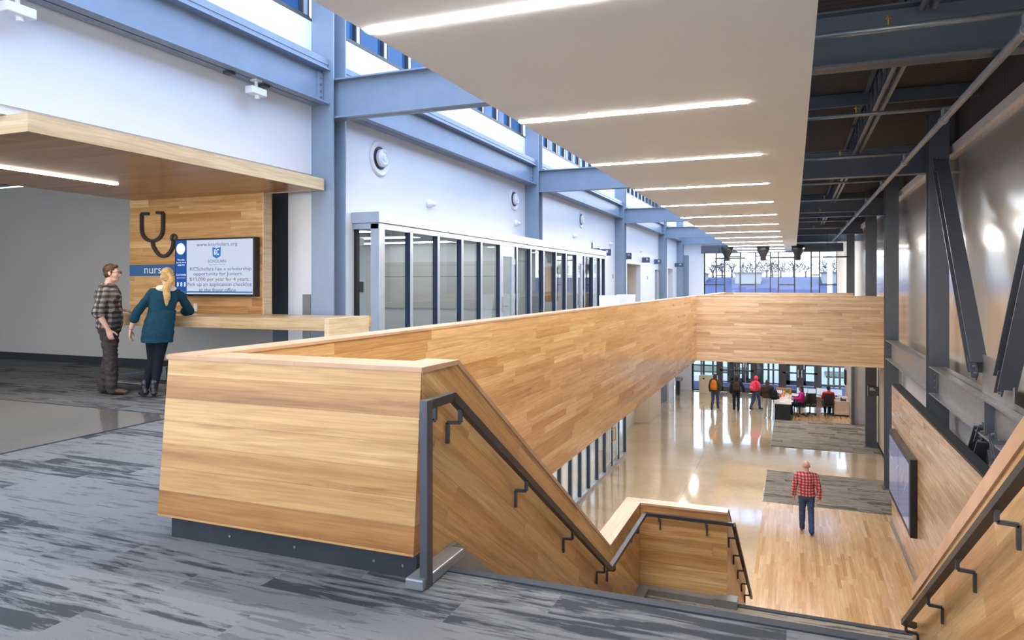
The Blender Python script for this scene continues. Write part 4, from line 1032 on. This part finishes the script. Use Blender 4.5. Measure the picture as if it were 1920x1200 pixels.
# ------------------------------------------------------------------ outside
sbox('ground_paving', 'pave', -40, 45, 45.2, 62, ZL-.4, ZL-.05)
gm = MB(); gm.prism([(-90, 62, ZL-.05), (-90, 75, -1.0), (-90, 105, 2.3), (-90, 150, 3.0), (-90, 150, -6), (-90, 62, -6)], (190, 0, 0)); struct(gm.build('ground_lot', 'tarmac'))
for a, b in ((-8, -3), (2, 9)):
    struct(MB().box(a, b, 50, 53, ZL-.05, ZL+.05).build('ground_planting', 'grass'))
for k in range(6):
    x = -30+k*12.+random.uniform(-2, 2)
    wd = random.uniform(7, 11); y = 98+random.uniform(0, 4)
    wd = 3.2; x = (0, -14.5, -7.2, 0, 3.5, 0)[k]
    if k in (1, 2, 4):
        o = thing('low_building', ['', 'pale flat building beyond the lot near the white post', 'pale flat building beyond the lot in mid window', '', 'pale flat building beyond the lot under the far trees', ''][k], 'building', (x, y, 2.2))
        box('wall', 'whitebld', o, x, x+wd, y, y+5, 1.0, 2.9); box('roof', 'roomsign', o, x-.2, x+wd+.2, y-.2, y+5.2, 2.9, 3.05)
def tree(x, y, h, seed, lab):
    rnd = random.Random(seed)
    r = thing('bare_tree', lab, 'tree', (x, y, 2.4), 'bare trees beyond the parking lot')
    MB().cyl((x, y, 2.2), (x, y, 2.4+h*.35), h*.05, h*.035, 7).build('trunk', 'bark', r)
    m = MB()
    def grow(p, d, l, rad, n):
        q = p+d*l; m.cyl(p, q, rad, rad*.6, 4)
        if n == 0: return
        for _ in range(3):
            grow(q, (d+V3((rnd.uniform(-.7, .7), rnd.uniform(-.7, .7), rnd.uniform(-.1, .5)))).normalized(), l*rnd.uniform(.6, .82), rad*.68, n-1)
    for _ in range(4): grow(V3((x, y, 2.4+h*.3)), V3((rnd.uniform(-.8, .8), rnd.uniform(-.8, .8), 1)).normalized(), h*.2, h*.022, 2)
    for _ in range(420):
        a, q, u = rnd.uniform(0, 6.283), sqrt(rnd.random()), rnd.random()
        p = V3((x+h*.48*q*cos(a), y+h*.48*q*sin(a), 2.4+h*(.25+.75*u*(1-.45*q*q))))
        d = V3((cos(a)*q+rnd.uniform(-.5, .5), sin(a)*q+rnd.uniform(-.5, .5), rnd.uniform(.1, 1.)))
        m.cyl(p, p+d.normalized()*h*.16, .022, .010, 3)
    m.build('branches', 'bark', r)
    return r
protos = []
for k in range(38):
    x = -36+k*1.75+random.uniform(-.9, .9); y = 116+random.uniform(0, 14)
    if k < 5:
        protos.append(tree(x, y, random.uniform(3.0, 3.9), k, 'bare winter tree on the skyline beyond the far window'))
    else:
        c = copy_thing(protos[k % 5], (x, y, 2.4)); c.rotation_euler = (0, 0, k*1.3); c.scale = (random.uniform(.75, 1.15),)*3
for x, y, h, lab in ((-9.6, 68, 7.5, 'white light post outside the far window beside the first funnel fixture'), (3.0, 68, 7.5, 'white light post outside the far window by the last funnel fixture'), (13., 68, 7.5, 'white light post outside at the tan pier edge')):
    o = MB().cyl((x, y, -4), (x, y, h-1.5), .22, .2, 10).build('light_post', 'plate', base=(x, y, -4)); tag(o, lab, 'post')

# ------------------------------------------------------------------ people
SKIN = {}
def fabric(name, col, vary=.12): return flat(name, col, .88, 0, .25, vary, 14)
PM = dict(
    skin=flat('skin', (.62, .36, .26), .5, 0, .4, .06, 12), skin_pale=flat('pale_skin', (.68, .42, .33), .5, 0, .4, .06, 12), skin_brown=flat('brown_skin', (.28, .15, .09), .5, 0, .4, .06, 12),
    hair_brown=flat('brown_hair', (.075, .035, .016), .5, 0, .4, .3, 40), hair_blond=flat('blond_hair', (.56, .36, .14), .5, 0, .4, .25, 40), hair_black=flat('black_hair', (.012, .010, .010), .5, 0, .4, .3, 40),
    plaid_dark=plaid('grey_black_plaid', (.33, .285, .25), (.10, .092, .092), (.018, .02, .026), .070), plaid_red=plaid('red_plaid', (.62, .34, .34), (.42, .07, .09), (.25, .02, .04), .07, (1., .3)),
    trousers=fabric('charcoal_trousers', (.052, .044, .042)), jeans=fabric('blue_jeans', (.045, .075, .15)), leggings=fabric('black_leggings', (.008, .010, .015)), greyp=fabric('grey_sweatpants', (.40, .41, .38)),
    teal=fabric('teal_sweater', (.006, .045, .075)), cream=fabric('cream_scarf', (.78, .72, .60)), tshirt=fabric('grey_tshirt', (.16, .17, .18)),
    boots=flat('brown_leather', (.045, .026, .016), .5, 0, .5, .2, 20), bootsk=flat('black_leather', (.016, .017, .02), .35, 0, .5, .2, 20), sole=flat('dark_sole', (.02, .015, .012), .7),
    navy=fabric('navy_jacket', (.016, .022, .045)), brownj=fabric('dark_brown_jacket', (.045, .035, .03)), pink=fabric('pink_red_hoodie', (.75, .06, .12)), olive=fabric('olive_jacket', (.07, .06, .045)),
    orangeb=fabric('orange_pack', (.62, .20, .03)), redb=fabric('red_pack', (.80, .08, .14)), blackb=fabric('black_pack', (.015, .015, .018)), brownb=fabric('brown_pack', (.06, .035, .02)),
    magenta=fabric('magenta_top', (.50, .02, .22)), redtop=fabric('red_top', (.60, .03, .03)), maroon=fabric('maroon_shoes', (.12, .02, .03)), eye=flat('eye_white', (.8, .8, .78), .2, vary=0), iris=flat('dark_iris', (.03, .02, .015), .2, vary=0), lip=flat('lip', (.45, .18, .15), .5, vary=0),
)
DG = bpy.context.evaluated_depsgraph_get
def organic(mb, name, mat, parent, vox, wr=0., fr=9., it=4):
    bmesh.ops.recalc_face_normals(mb.bm, faces=mb.bm.faces)
    me = bpy.data.meshes.new('tmp'); mb.bm.to_mesh(me); mb.bm.free()
    ob = bpy.data.objects.new('tmp', me); COL.objects.link(ob)
    r = ob.modifiers.new('r', 'REMESH'); r.mode = 'VOXEL'; r.voxel_size = vox
    s = ob.modifiers.new('s', 'SMOOTH'); s.factor = .5; s.iterations = it
    bpy.context.view_layer.update()
    out = bpy.data.meshes.new_from_object(ob.evaluated_get(DG())); bpy.data.objects.remove(ob); bpy.data.meshes.remove(me)
    if wr:
        nor = [v.normal.copy() for v in out.vertices]
        for v, n in zip(out.vertices, nor):
            c = v.co.copy()
            v.co = c+n*wr*(noise.noise(V3((c.x*fr, c.y*fr, c.z*fr*1.6)))+.5*noise.noise(V3((c.x*fr*2.3+7, c.y*fr*2.3, c.z*fr*3.6))))
    out.name = name; out.materials.clear(); out.materials.append(mat)
    for p in out.polygons: p.use_smooth = True
    o = bpy.data.objects.new(name, out); COL.objects.link(o); o.parent = parent
    return o
def hand(mb, w, d, n, t, fist=.6, s=1.):
    """w wrist, d finger direction, n palm normal, t thumb side"""
    w = V3(w); d = V3(d).normalized(); t = V3(t); t = (t-d*t.dot(d)).normalized(); n0 = V3(n); n = d.cross(t)
    if n.dot(n0) < 0: n = -n
    for o in (-.028, -.009, .010, .028):
        mb.caps(w+t*o*.5*s, .017*s, w+(d*.085+t*o)*s, .0125*s, 8)
    L = {-.028: .055, -.009: .068, .010: .074, .028: .066}
    for o, l in L.items():
        p = w+(d*.088+t*o)*s; a = .35*fist
        for k, f in enumerate((.45, .32, .27)):
            dr = d*cos(a)+n*sin(a); q = p+dr*l*f*s; mb.caps(p, (.0098-.001*k)*s, q, (.009-.001*k)*s, 8); p = q; a += .75*fist
    p = w+(d*.025+t*.026)*s
    for f, an in ((.045, .75), (.032, .45), (.026, .3)):
        dr = (d*cos(an)+t*sin(an)+n*.25).normalized(); q = p+dr*f*s; mb.caps(p, .0125*s, q, .0105*s, 8); p = q
def headparts(J):
    c = V3(J['hd']); R = (Matrix.Rotation(J.get('yaw', 0), 3, 'Z') @ Matrix.Rotation(J.get('nod', 0), 3, 'X'))
    k = J.get('hs', .95)
    return c, R, k, (lambda p: c+R @ (V3(p)*k))
def torso(mb, J, off, z0=None, top=True, g=1.0):
    pel, nk = V3(J['pel']), V3(J['nk']); hx = (V3(J['hipR'])-V3(J['hipL'])).normalized(); sx = (V3(J['shR'])-V3(J['shL'])).normalized()
    ax = nk-pel; W = J.get('w', 1.)
    prof = [(-.16, .150, .100), (-.06, .172, .118), (.10, .165, .115), (.30, .150, .108), (.50, .158, .115), (.70, .175, .122), (.86, .175, .105), (.95, .125, .078), (1.0, .072, .066)]
    secs = []
    for f, rx, ry in prof:
        if z0 is not None and f < z0: continue
        if not top and f > .96: continue
        u = hx.lerp(sx, min(1, max(0, f))).normalized(); fw = V3((0, 0, 1)).cross(u).normalized()
        b = J.get('belly', 0)*max(0, 1-abs(f-.25)/.35)
        c = pel+ax*f
        secs.append((c+fw*b*.5, u*(rx*W*g+off), fw*(ry*W*g+off+b*.5)))
    mb.loft(secs, 24)
def person(label, loc, rz, J, st, vox=.008):
    r = thing('person', label, 'person', loc, None, rz)
    D = dict(pel=(0, 0, .93), nk=(0, -.015, 1.46), hd=(0, .025, 1.60), shR=(.185, -.01, 1.395), shL=(-.185, -.01, 1.395), elR=(.235, -.04, 1.12), elL=(-.235, -.04, 1.12), waR=(.235, .05, .87), waL=(-.235, .05, .87),
             hipR=(.09, 0, .90), hipL=(-.09, 0, .90), knR=(.10, .02, .49), knL=(-.10, .02, .49), anR=(.10, -.02, .08), anL=(-.10, -.02, .08), toR=(.12, .15, .03), toL=(-.12, .15, .03),
             hdR=(0, .25, -1), hdL=(0, .25, -1))
    D.update(J); J = D
    v = {k: V3(a) for k, a in J.items() if hasattr(a, '__len__') and len(a) == 3}
    sk = PM[st.get('skin', 'skin')]
    b = MB(); torso(b, J, -.012); c, R, k, H = headparts(J)
    b.caps(v['nk']-V3((0, 0, .06)), .062, H((0, -.02, -.06)), .052)
    for s in 'RL':
        b.caps(v['nk']-V3((0, 0, .055)), .058, v['sh'+s]+V3((0, 0, -.005)), .050); b.ball(v['sh'+s], .054); b.caps(v['sh'+s], .052, v['el'+s], .040); b.caps(v['el'+s], .041, v['el'+s].lerp(v['wa'+s], .35), .040); b.caps(v['el'+s].lerp(v['wa'+s], .35), .040, v['wa'+s], .026)
        b.caps(v['hip'+s], .083, v['kn'+s], .054); b.caps(v['kn'+s], .053, v['kn'+s].lerp(v['an'+s], .35), .052); b.caps(v['kn'+s].lerp(v['an'+s], .35), .052, v['an'+s], .034)
        b.caps(v['an'+s]-V3((0, 0, .02)), .036, v['to'+s], .026)
        sg = 1 if s == 'R' else -1
        hd_ = v['hd'+s]
        hand(b, v['wa'+s], hd_, J.get('pn'+s, (-sg, 0, 0)), J.get('th'+s, (0, 1, .2)), J.get('fist', .6))
    # head: skull, face, jaw, nose, ears, brow, lips
    for p, q in (((0, -.012, .035), (.076, .094, .092)), ((0, .022, -.01), (.066, .072, .090)), ((0, .034, -.082), (.050, .050, .038)), ((0, .068, -.098), (.022, .018, .018)), ((0, .072, .038), (.050, .020, .014)),
                 ((.036, .062, -.022), (.024, .022, .022)), ((-.036, .062, -.022), (.024, .022, .022)), ((.079, -.008, -.005), (.010, .020, .031)), ((-.079, -.008, -.005), (.010, .020, .031)), ((0, .088, -.062), (.024, .010, .0075))):
        b.ball(H(p), tuple(x*k for x in q), 3, R)
    b.caps(H((0, .088, .020)), .009*k, H((0, .110, -.026)), .014*k); b.ball(H((.012, .098, -.030)), .009*k); b.ball(H((-.012, .098, -.030)), .009*k)
    body = organic(b, 'body', sk, r, vox, 0, it=3)
    m = MB()
    for s in (-1, 1): m.ball(H((s*.031, .079, .012)), .0125*k)
    m.build('eyes', PM['eye'], r, smooth=True, base=None).location = (0, 0, 0)
    m = MB()
    for s in (-1, 1): m.ball(H((s*.031, .0885, .012)), .0055*k, 1)
    m.build('irises', PM['iris'], r)
    # clothes
    if 'top' in st:
        m = MB(); o = st.get('loose', .016); torso(m, J, o, st.get('hem', -.06), True)
        sl = st.get('sleeve', 1.0)
        for s in 'RL':
            m.caps(v['nk']-V3((0, 0, .055)), .060+o*.5, v['sh'+s]-V3((0, 0, .004)), .050+o*.6); m.caps(v['sh'+s]-V3((0, 0, .01)), .048+o*.8, v['el'+s], .043+o)
            if sl > 0: e = v['el'+s].lerp(v['wa'+s], sl*.92); m.caps(v['el'+s], .043+o, e, (.045 if sl < .8 else .032)+o)
        if st.get('collar'): m.lathe(v['nk']+V3((0, .0, -.035)), [(.074, 0), (.082, .03), (.070, .062), (.062, .06), (.066, 0)], (0, 0, 1), 20)
        if st.get('hood'): m.ball(H((0, -.03, .01)), (.105, .105, .13), 2, R)
        organic(m, st.get('topname', 'shirt'), PM[st['top']], r, max(vox, .009), st.get('wr', .006), 9, 3)
    if 'pants' in st:
        m = MB(); o = st.get('ploose', .014)
        pl = V3(J['pel']); hx = (v['hipR']-v['hipL']).normalized(); fw = V3((0, 0, 1)).cross(hx)
        seated = st.get('seated')
        m.loft([(pl+V3((0, 0, z)), hx*(rx+o*.6), fw*(ry+o*.6)) for z, rx, ry in ((-.13, .13, .09), (-.08, .165, .115), (-.02, .168, .118), (.06, .158, .110))], 24)
        for s in 'RL':
            ca = v['kn'+s].lerp(v['an'+s], .35); hem = v['an'+s]+V3((0, 0, .0))
            m.caps(v['hip'+s], .088+o*.7, v['kn'+s], .057+o); m.caps(v['kn'+s], .057+o, ca, .055+o); m.caps(ca, .055+o, hem, .036+o*1.5)
        organic(m, 'trousers', PM[st['pants']], r, max(vox, .009), st.get('pwr', .010), 11, 3)
    m = MB(); m2 = MB()
    for s in 'RL':
        a, t = v['an'+s], v['to'+s]; f = V3((t.x-a.x, t.y-a.y, 0)).normalized(); zf = min(a.z-.05, t.z-.02)
        m.caps(V3((a.x, a.y, zf+.055))-f*.03, .042, V3((t.x, t.y, t.z+.012))-f*.03, .038); m.ball(V3((t.x, t.y, t.z+.008)), (.042, .05, .030), 2); m.caps(V3((a.x, a.y, zf+.055)), .042, V3((a.x, a.y, zf+st.get('shaft', .09)+.03)), .046)
        q = f.to_track_quat('Y', 'Z').to_matrix()
        m2.ball(V3(((a.x+t.x)/2, (a.y+t.y)/2, (zf+t.z)/2+.012))+f*.005, (.046, .155, .022), 2, q)
    sh = organic(m, 'shoes', PM[st.get('shoes', 'bootsk')], r, max(vox*.9, .007), .002, 20, 2)
    m2.build('soles', PM['sole'], sh)
    # hair
    hs = st.get('hair', 'short')
    if hs != 'bald' and not st.get('hood'):
        m = MB(); m.ball(H((0, -.024, .050)), tuple(x*k for x in (.083, .098, .092)), 3, R); m.ball(H((0, -.045, -.002)), tuple(x*k for x in (.077, .066, .074)), 3, R); m.ball(H((0, .038, .100)), tuple(x*k for x in (.055, .042, .026)), 3, R)
        for s in (-1, 1): m.caps(H((s*.076, .012, .03)), .010, H((s*.076, .008, -.012)), .008)
        if hs == 'pony':
            m.ball(H((0, -.118, .03)), .030); pts = [H((0, -.125, .03)), H((.012, -.160, -.03)), V3(J['hd'])+V3((.045, -.165, -.15)), V3(J['hd'])+V3((.06, -.17, -.26)), V3(J['hd'])+V3((.05, -.165, -.37))]
            for (p, q), (ra, rb) in zip(zip(pts, pts[1:]), ((.024, .038), (.038, .048), (.048, .044), (.044, .014))): m.caps(p, ra, q, rb)
        if hs == 'long':
            for s in (-1, 0, 1): m.caps(H((s*.05, -.06, .0)), .05, H((s*.06, -.075, -.20)), .035)
        organic(m, 'hair', PM[st['hcol']], r, .008, .0035, 34, 2)
    return r, J, H, v
def extras(r, fn, name, mat): m = MB(); fn(m); o = m.build(name, mat, None); o.parent = r; return o
# man in grey plaid
man, J, H, v = person('person in grey and black plaid shirt and glasses, resting one hand on the counter', (-8.56, 6.80, 0), radians(-53),
    dict(pel=(0, 0, .94), nk=(.0, -.02, 1.475), hd=(.0, .035, 1.625), yaw=radians(-4), belly=.025, w=1.08, shR=(.205, -.01, 1.405), shL=(-.205, -.01, 1.41), elR=(.275, -.07, 1.12), waR=(.25, .05, .885), elL=(-.25, -.16, 1.16), waL=(-.36, .05, 1.125), hdL=(-.45, .85, -.18), pnL=(.2, .1, -1), thL=(.8, .5, .2), hdR=(-.08, .3, -1), pnR=(-1, -.3, 0), thR=(0, 1, .2),
         hipR=(.095, 0, .91), hipL=(-.095, 0, .91), knR=(.115, .05, .50), anR=(.115, .06, .085), toR=(.15, .24, .035), knL=(-.105, -.02, .50), anL=(-.105, -.10, .085), toL=(-.14, .08, .035)),
    dict(skin='skin_pale', top='plaid_dark', hem=-.16, sleeve=.12, loose=.026, collar=True, wr=.009, pants='trousers', ploose=.026, pwr=.018, shoes='boots', hair='short', hcol='hair_brown', shaft=.10), .0075)
m = MB()
for s in (-1, 1): m.ring(H((s*.032, .108, .012)), .024, .0028, H((0, 1, 0))-H((0, 0, 0)), 18, 6, .8); m.tube([H((s*.056, .104, .016)), H((s*.080, .0, .014))], .0028, 6)
m.tube([H((-.008, .110, .014)), H((.008, .110, .014))], .0025, 6)
m.build('glasses', PM['hair_black'], None).parent = man
m = MB(); torso(m, J, .022, .55, False); o = m
m.bm.free()
m = MB(); m.loft([(V3(J['nk'])+V3((0, .045, -.05)), (.045, 0, 0), (0, .05, .02)), (V3(J['nk'])+V3((0, .10, -.14)), (.03, 0, 0), (0, .045, .02)), (V3(J['nk'])+V3((0, .125, -.26)), (.012, 0, 0), (0, .022, .01))], 14); m.build('undershirt', PM['tshirt'], None, smooth=True).parent = man
# woman in teal
woman, J, H, v = person('person with blond ponytail in a teal sweater and black leggings, leaning on the counter', (-7.80, 6.76, 0), radians(30),
    dict(pel=(.10, .05, .92), nk=(.19, .10, 1.435), hd=(.185, .13, 1.575), hs=.93, w=.95, yaw=radians(38), shR=(.355, .11, 1.35), shL=(.025, .07, 1.375), elR=(.42, .33, 1.115), waR=(.20, .44, 1.10), elL=(-.14, -.01, 1.11), waL=(-.235, .05, .885), hdR=(-1, .2, 0), pnR=(0, 0, -1), thR=(0, -.6, .6), hdL=(-.12, .2, -1), pnL=(1, 0, 0), thL=(0, 1, .2),
         hipR=(.185, .04, .90), hipL=(.02, .05, .90), knR=(.11, .06, .50), anR=(.075, -.01, .11), toR=(.03, .13, .035), knL=(.02, .09, .49), anL=(-.06, .06, .11), toL=(-.14, .16, .035)),
    dict(skin='skin_pale', top='teal', topname='sweater', hem=-.06, sleeve=.40, loose=.014, wr=.005, pants='leggings', ploose=.004, pwr=.001, shoes='bootsk', hair='pony', hcol='hair_blond', shaft=.16), .0075)
m = MB(); P = V3(J['pel']); hx = (V3(J['hipR'])-V3(J['hipL'])).normalized(); fw = V3((0, 0, 1)).cross(hx)
m.loft([(P+V3((.05, .03, .22)), hx*.170, fw*.128), (P+V3((.02, .01, .08)), hx*.188, fw*.142), (P+V3((0, 0, -.06)), hx*.198, fw*.150), (P+V3((-.01, 0, -.20)), hx*.196, fw*.152)], 28)
organic(m, 'sweater_hem', PM['teal'], woman, .009, .006, 10, 3)
m = MB(); N = V3(J['nk']); m.ring(N+V3((0, .0, -.02)), .088, .042, (.05, .15, 1), 24, 10); m.caps(N+V3((-.06, .02, -.035)), .045, V3(J['shL'])+V3((-.01, .06, .03)), .035); m.caps(V3(J['shL'])+V3((-.01, .06, .03)), .035, V3(J['shL'])+V3((-.02, .12, -.2)), .028)
organic(m, 'scarf', PM['cream'], woman, .008, .006, 20, 2)
m = MB(); m.ring(V3(J['waL'])+V3((0, -.005, .02)), .031, .005, V3(J['waL'])-V3(J['elL']), 20, 6); m.build('bracelet', M['galv'], None).parent = woman
# walker in red plaid
person('person in a red plaid shirt and blue jeans walking over the wood floor', (.30, 18.5, ZL+.008), radians(2),
    dict(elR=(.275, -.09, 1.11), waR=(.29, -.05, .86), elL=(-.275, -.02, 1.10), waL=(-.28, .06, .86), shR=(.205, -.01, 1.40), shL=(-.205, -.01, 1.40), w=1.08, knR=(.10, -.02, .50), anR=(.105, -.22, .10), toR=(.12, -.06, .03), knL=(-.09, .08, .50), anL=(-.09, .10, .085), toL=(-.11, .26, .035), hs=.98),
    dict(top='plaid_red', hem=-.10, sleeve=1., loose=.022, collar=True, wr=.008, pants='jeans', ploose=.018, pwr=.010, hair='bald', shoes='bootsk'), .010)
def pack(loc, rz, mat, label, w_=.30, h=.44):
    r = thing('backpack', label, 'backpack', loc, None, rz)
    def q(*a): return V3(a)+V3(loc)
    m = MB(); m.loft([(q(0, 0, 0), (w_*.46, 0, 0), (0, .07, 0)), (q(0, -.01, h*.2), (w_*.52, 0, 0), (0, .10, 0)), (q(0, -.01, h*.6), (w_*.5, 0, 0), (0, .10, 0)), (q(0, 0, h*.9), (w_*.4, 0, 0), (0, .08, 0)), (q(0, .0, h), (w_*.2, 0, 0), (0, .04, 0))], 16)
    m.build('pack_body', PM[mat], r, smooth=True)
    m = MB(); m.loft([(q(0, -.10, h*.08), (w_*.34, 0, 0), (0, .04, 0)), (q(0, -.11, h*.3), (w_*.38, 0, 0), (0, .05, 0)), (q(0, -.10, h*.48), (w_*.34, 0, 0), (0, .03, 0))], 14); m.build('front_pocket', PM[mat], r, smooth=True)
    for s in (-1, 1):
        m = MB(); m.path([q(s*w_*.33, .06, h*.92), q(s*w_*.36, .16, h*.98), q(s*w_*.38, .27, h*.7), q(s*w_*.36, .24, h*.3)], .045, .012, (1, 0, 0)); m.build('strap', PM['blackb'], r)
walkA = dict(knR=(.10, .10, .50), anR=(.10, .16, .09), toR=(.12, .32, .04), knL=(-.09, -.04, .50), anL=(-.09, -.26, .13), toL=(-.10, -.13, .03))
walkB = dict(knL=(-.10, .10, .50), anL=(-.10, .16, .09), toL=(-.12, .32, .04), knR=(.09, -.04, .50), anR=(.09, -.26, .13), toR=(.10, -.13, .03))
person('person in an olive jacket with an orange backpack walking to the doors', (-3.48, 35.0, ZL), radians(-8), dict(walkA, elR=(.26, .02, 1.12), waR=(.24, .16, .92)), dict(skin='skin_pale', top='olive', topname='jacket', hem=-.12, loose=.03, pants='jeans', hair='long', hcol='hair_brown', shoes='bootsk'), .012)
pack((-3.52, 34.79, ZL+.98), radians(-8), 'orangeb', 'orange and brown backpack on the walker in olive', .30, .46)
person('person in a navy jacket with a dark brown backpack walking to the doors', (-2.5, 34.9, ZL), radians(4), dict(walkB, elR=(.30, .05, 1.15), waR=(.34, .14, .95)), dict(skin='skin_brown', top='navy', topname='jacket', hem=-.14, loose=.03, pants='navy', hair='long', hcol='hair_black', shoes='bootsk'), .012)
pack((-2.48, 34.68, ZL+1.0), radians(4), 'brownb', 'dark brown backpack on the walker in navy', .30, .42)
person('person in a pink-red hoodie with hood up walking past the doors', (-1.66, 35.7, ZL), radians(-40), dict(walkA, hd=(0, .05, 1.50), nk=(0, -.01, 1.38), shR=(.165, -.01, 1.31), shL=(-.165, -.01, 1.31), elR=(.21, .0, 1.06), waR=(.18, .15, .92), elL=(-.21, 0, 1.06), waL=(-.18, .15, .92), w=.9), dict(skin='skin_pale', top='pink', topname='hoodie', hood=True, hem=-.06, loose=.022, pants='jeans', shoes='bootsk'), .012)
pack((-1.78, 35.55, ZL+.93), radians(-40), 'redb', 'pink-red backpack on the walker with the hood up', .30, .42)
person('person in a dark brown jacket and grey sweatpants standing at the reception desk', (-1.08, 33.75, ZL), radians(6), dict(hd=(0, .06, 1.575), nod=radians(-14), elR=(.27, .02, 1.13), waR=(.22, .18, .98), elL=(-.27, .02, 1.13), waL=(-.22, .18, .98), w=1.06), dict(skin='skin_brown', top='brownj', topname='jacket', hem=-.08, loose=.04, pants='greyp', ploose=.03, hair='long', hcol='hair_brown', shoes='maroon'), .012)
pack((-.78, 33.60, ZL+.86), radians(20), 'blackb', 'black backpack hanging at the side of the person in grey sweatpants', .30, .44)
sit = dict(pel=(0, -.05, .58), nk=(0, -.10, 1.10), hd=(0, -.06, 1.245), shR=(.18, -.09, 1.03), shL=(-.18, -.09, 1.03), elR=(.23, .02, .80), elL=(-.23, .02, .80), waR=(.15, .24, .80), waL=(-.15, .24, .80), hdR=(0, 1, -.1), hdL=(0, 1, -.1), pnR=(0, 0, -1), pnL=(0, 0, -1), thR=(-1, .3, 0), thL=(1, .3, 0),
           hipR=(.09, -.02, .565), hipL=(-.09, -.02, .565), knR=(.10, .38, .54), knL=(-.10, .38, .54), anR=(.10, .36, .10), anL=(-.10, .36, .10), toR=(.11, .50, .035), toL=(-.11, .50, .035))
person('person in a magenta top seated sideways at the reception desk', (.28, 34.75, ZL), radians(100), sit, dict(skin='skin_brown', top='magenta', hem=-.0, loose=.018, pants='navy', hair='long', hcol='hair_black', shoes='bootsk'), .012)
person('person in a red top seated with back turned at the pale desk', (1.50, 35.45, ZL), radians(3), sit, dict(skin='skin_brown', top='redtop', hem=-.0, loose=.03, pants='navy', hair='short', hcol='hair_black', shoes='bootsk', w=1.1), .012)

# ------------------------------------------------------------------ light
def fill_lamp(x, y, z, sx, sy, watt, col=(1, .93, .84)):  # unseen area lamps, added as fill light
    l = bpy.data.lights.new('fill_lamp', 'AREA'); l.shape = 'RECTANGLE'; l.size = sx; l.size_y = sy; l.energy = watt; l.color = col
    o = bpy.data.objects.new('fill_lamp', l); COL.objects.link(o); o.location = (x, y, z)
for y in (1.27, -1.79, -4.85): fill_lamp(-1.6, y, ZS-.02, 2.4, .12, 20)          # added fill where the soffit strips would run on behind the viewer
for y in (-3., 0., 3.): fill_lamp(-9.5, y, 3.40, .12, 2.0, 60)                     # added unseen fill over the nurse lounge
for y in (16, 20, 24, 28, 32, 36): fill_lamp(-4.6, y, -.53, .3, 1.2, 16)           # added unseen fill for the lower hall under the gallery
for y in (30, 36): fill_lamp(.6, y, 3.2, 1.2, .3, 30)  # added fill above the far opening, no fixture modelled there
for y in (16, 21): fill_lamp(-8.5, y, -.53, 1.2, 1.2, 70)                            # added unseen fill for the rooms behind the lower storefront
wd = bpy.data.worlds.new('sky'); S.world = wd; wd.use_nodes = True
nt = wd.node_tree; bg = nt.nodes['Background']
tc = nt.nodes.new('ShaderNodeTexCoord'); sp = nt.nodes.new('ShaderNodeSeparateXYZ'); cr = nt.nodes.new('ShaderNodeValToRGB')
nt.links.new(tc.outputs['Generated'], sp.inputs[0]); nt.links.new(sp.outputs[2], cr.inputs[0])
e = cr.color_ramp.elements
e[0].position = 0.; e[0].color = (1.15, 1.2, 1.26, 1); e[1].position = 1.; e[1].color = (.66, .76, .95, 1)
for p_, c_ in ((.10, (1.1, 1.15, 1.22)), (.26, (.36, .56, .92)), (.5, (.34, .54, .92)), (.62, (.66, .76, .95))):
    q = cr.color_ramp.elements.new(p_); q.color = (*c_, 1)
nt.links.new(cr.outputs[0], bg.inputs[0]); bg.inputs[1].default_value = 2.3

S.view_settings.view_transform = 'Standard'; S.view_settings.look = 'None'
S.view_settings.exposure = .92; S.view_settings.gamma = 1; S.view_settings.use_curve_mapping = False
S.cycles.max_bounces = 8; S.cycles.diffuse_bounces = 5; S.cycles.glossy_bounces = 4; S.cycles.transparent_max_bounces = 16
S.cycles.caustics_reflective = False; S.cycles.caustics_refractive = False
S.cycles.use_denoising = True
S.cycles.sample_clamp_indirect = 8
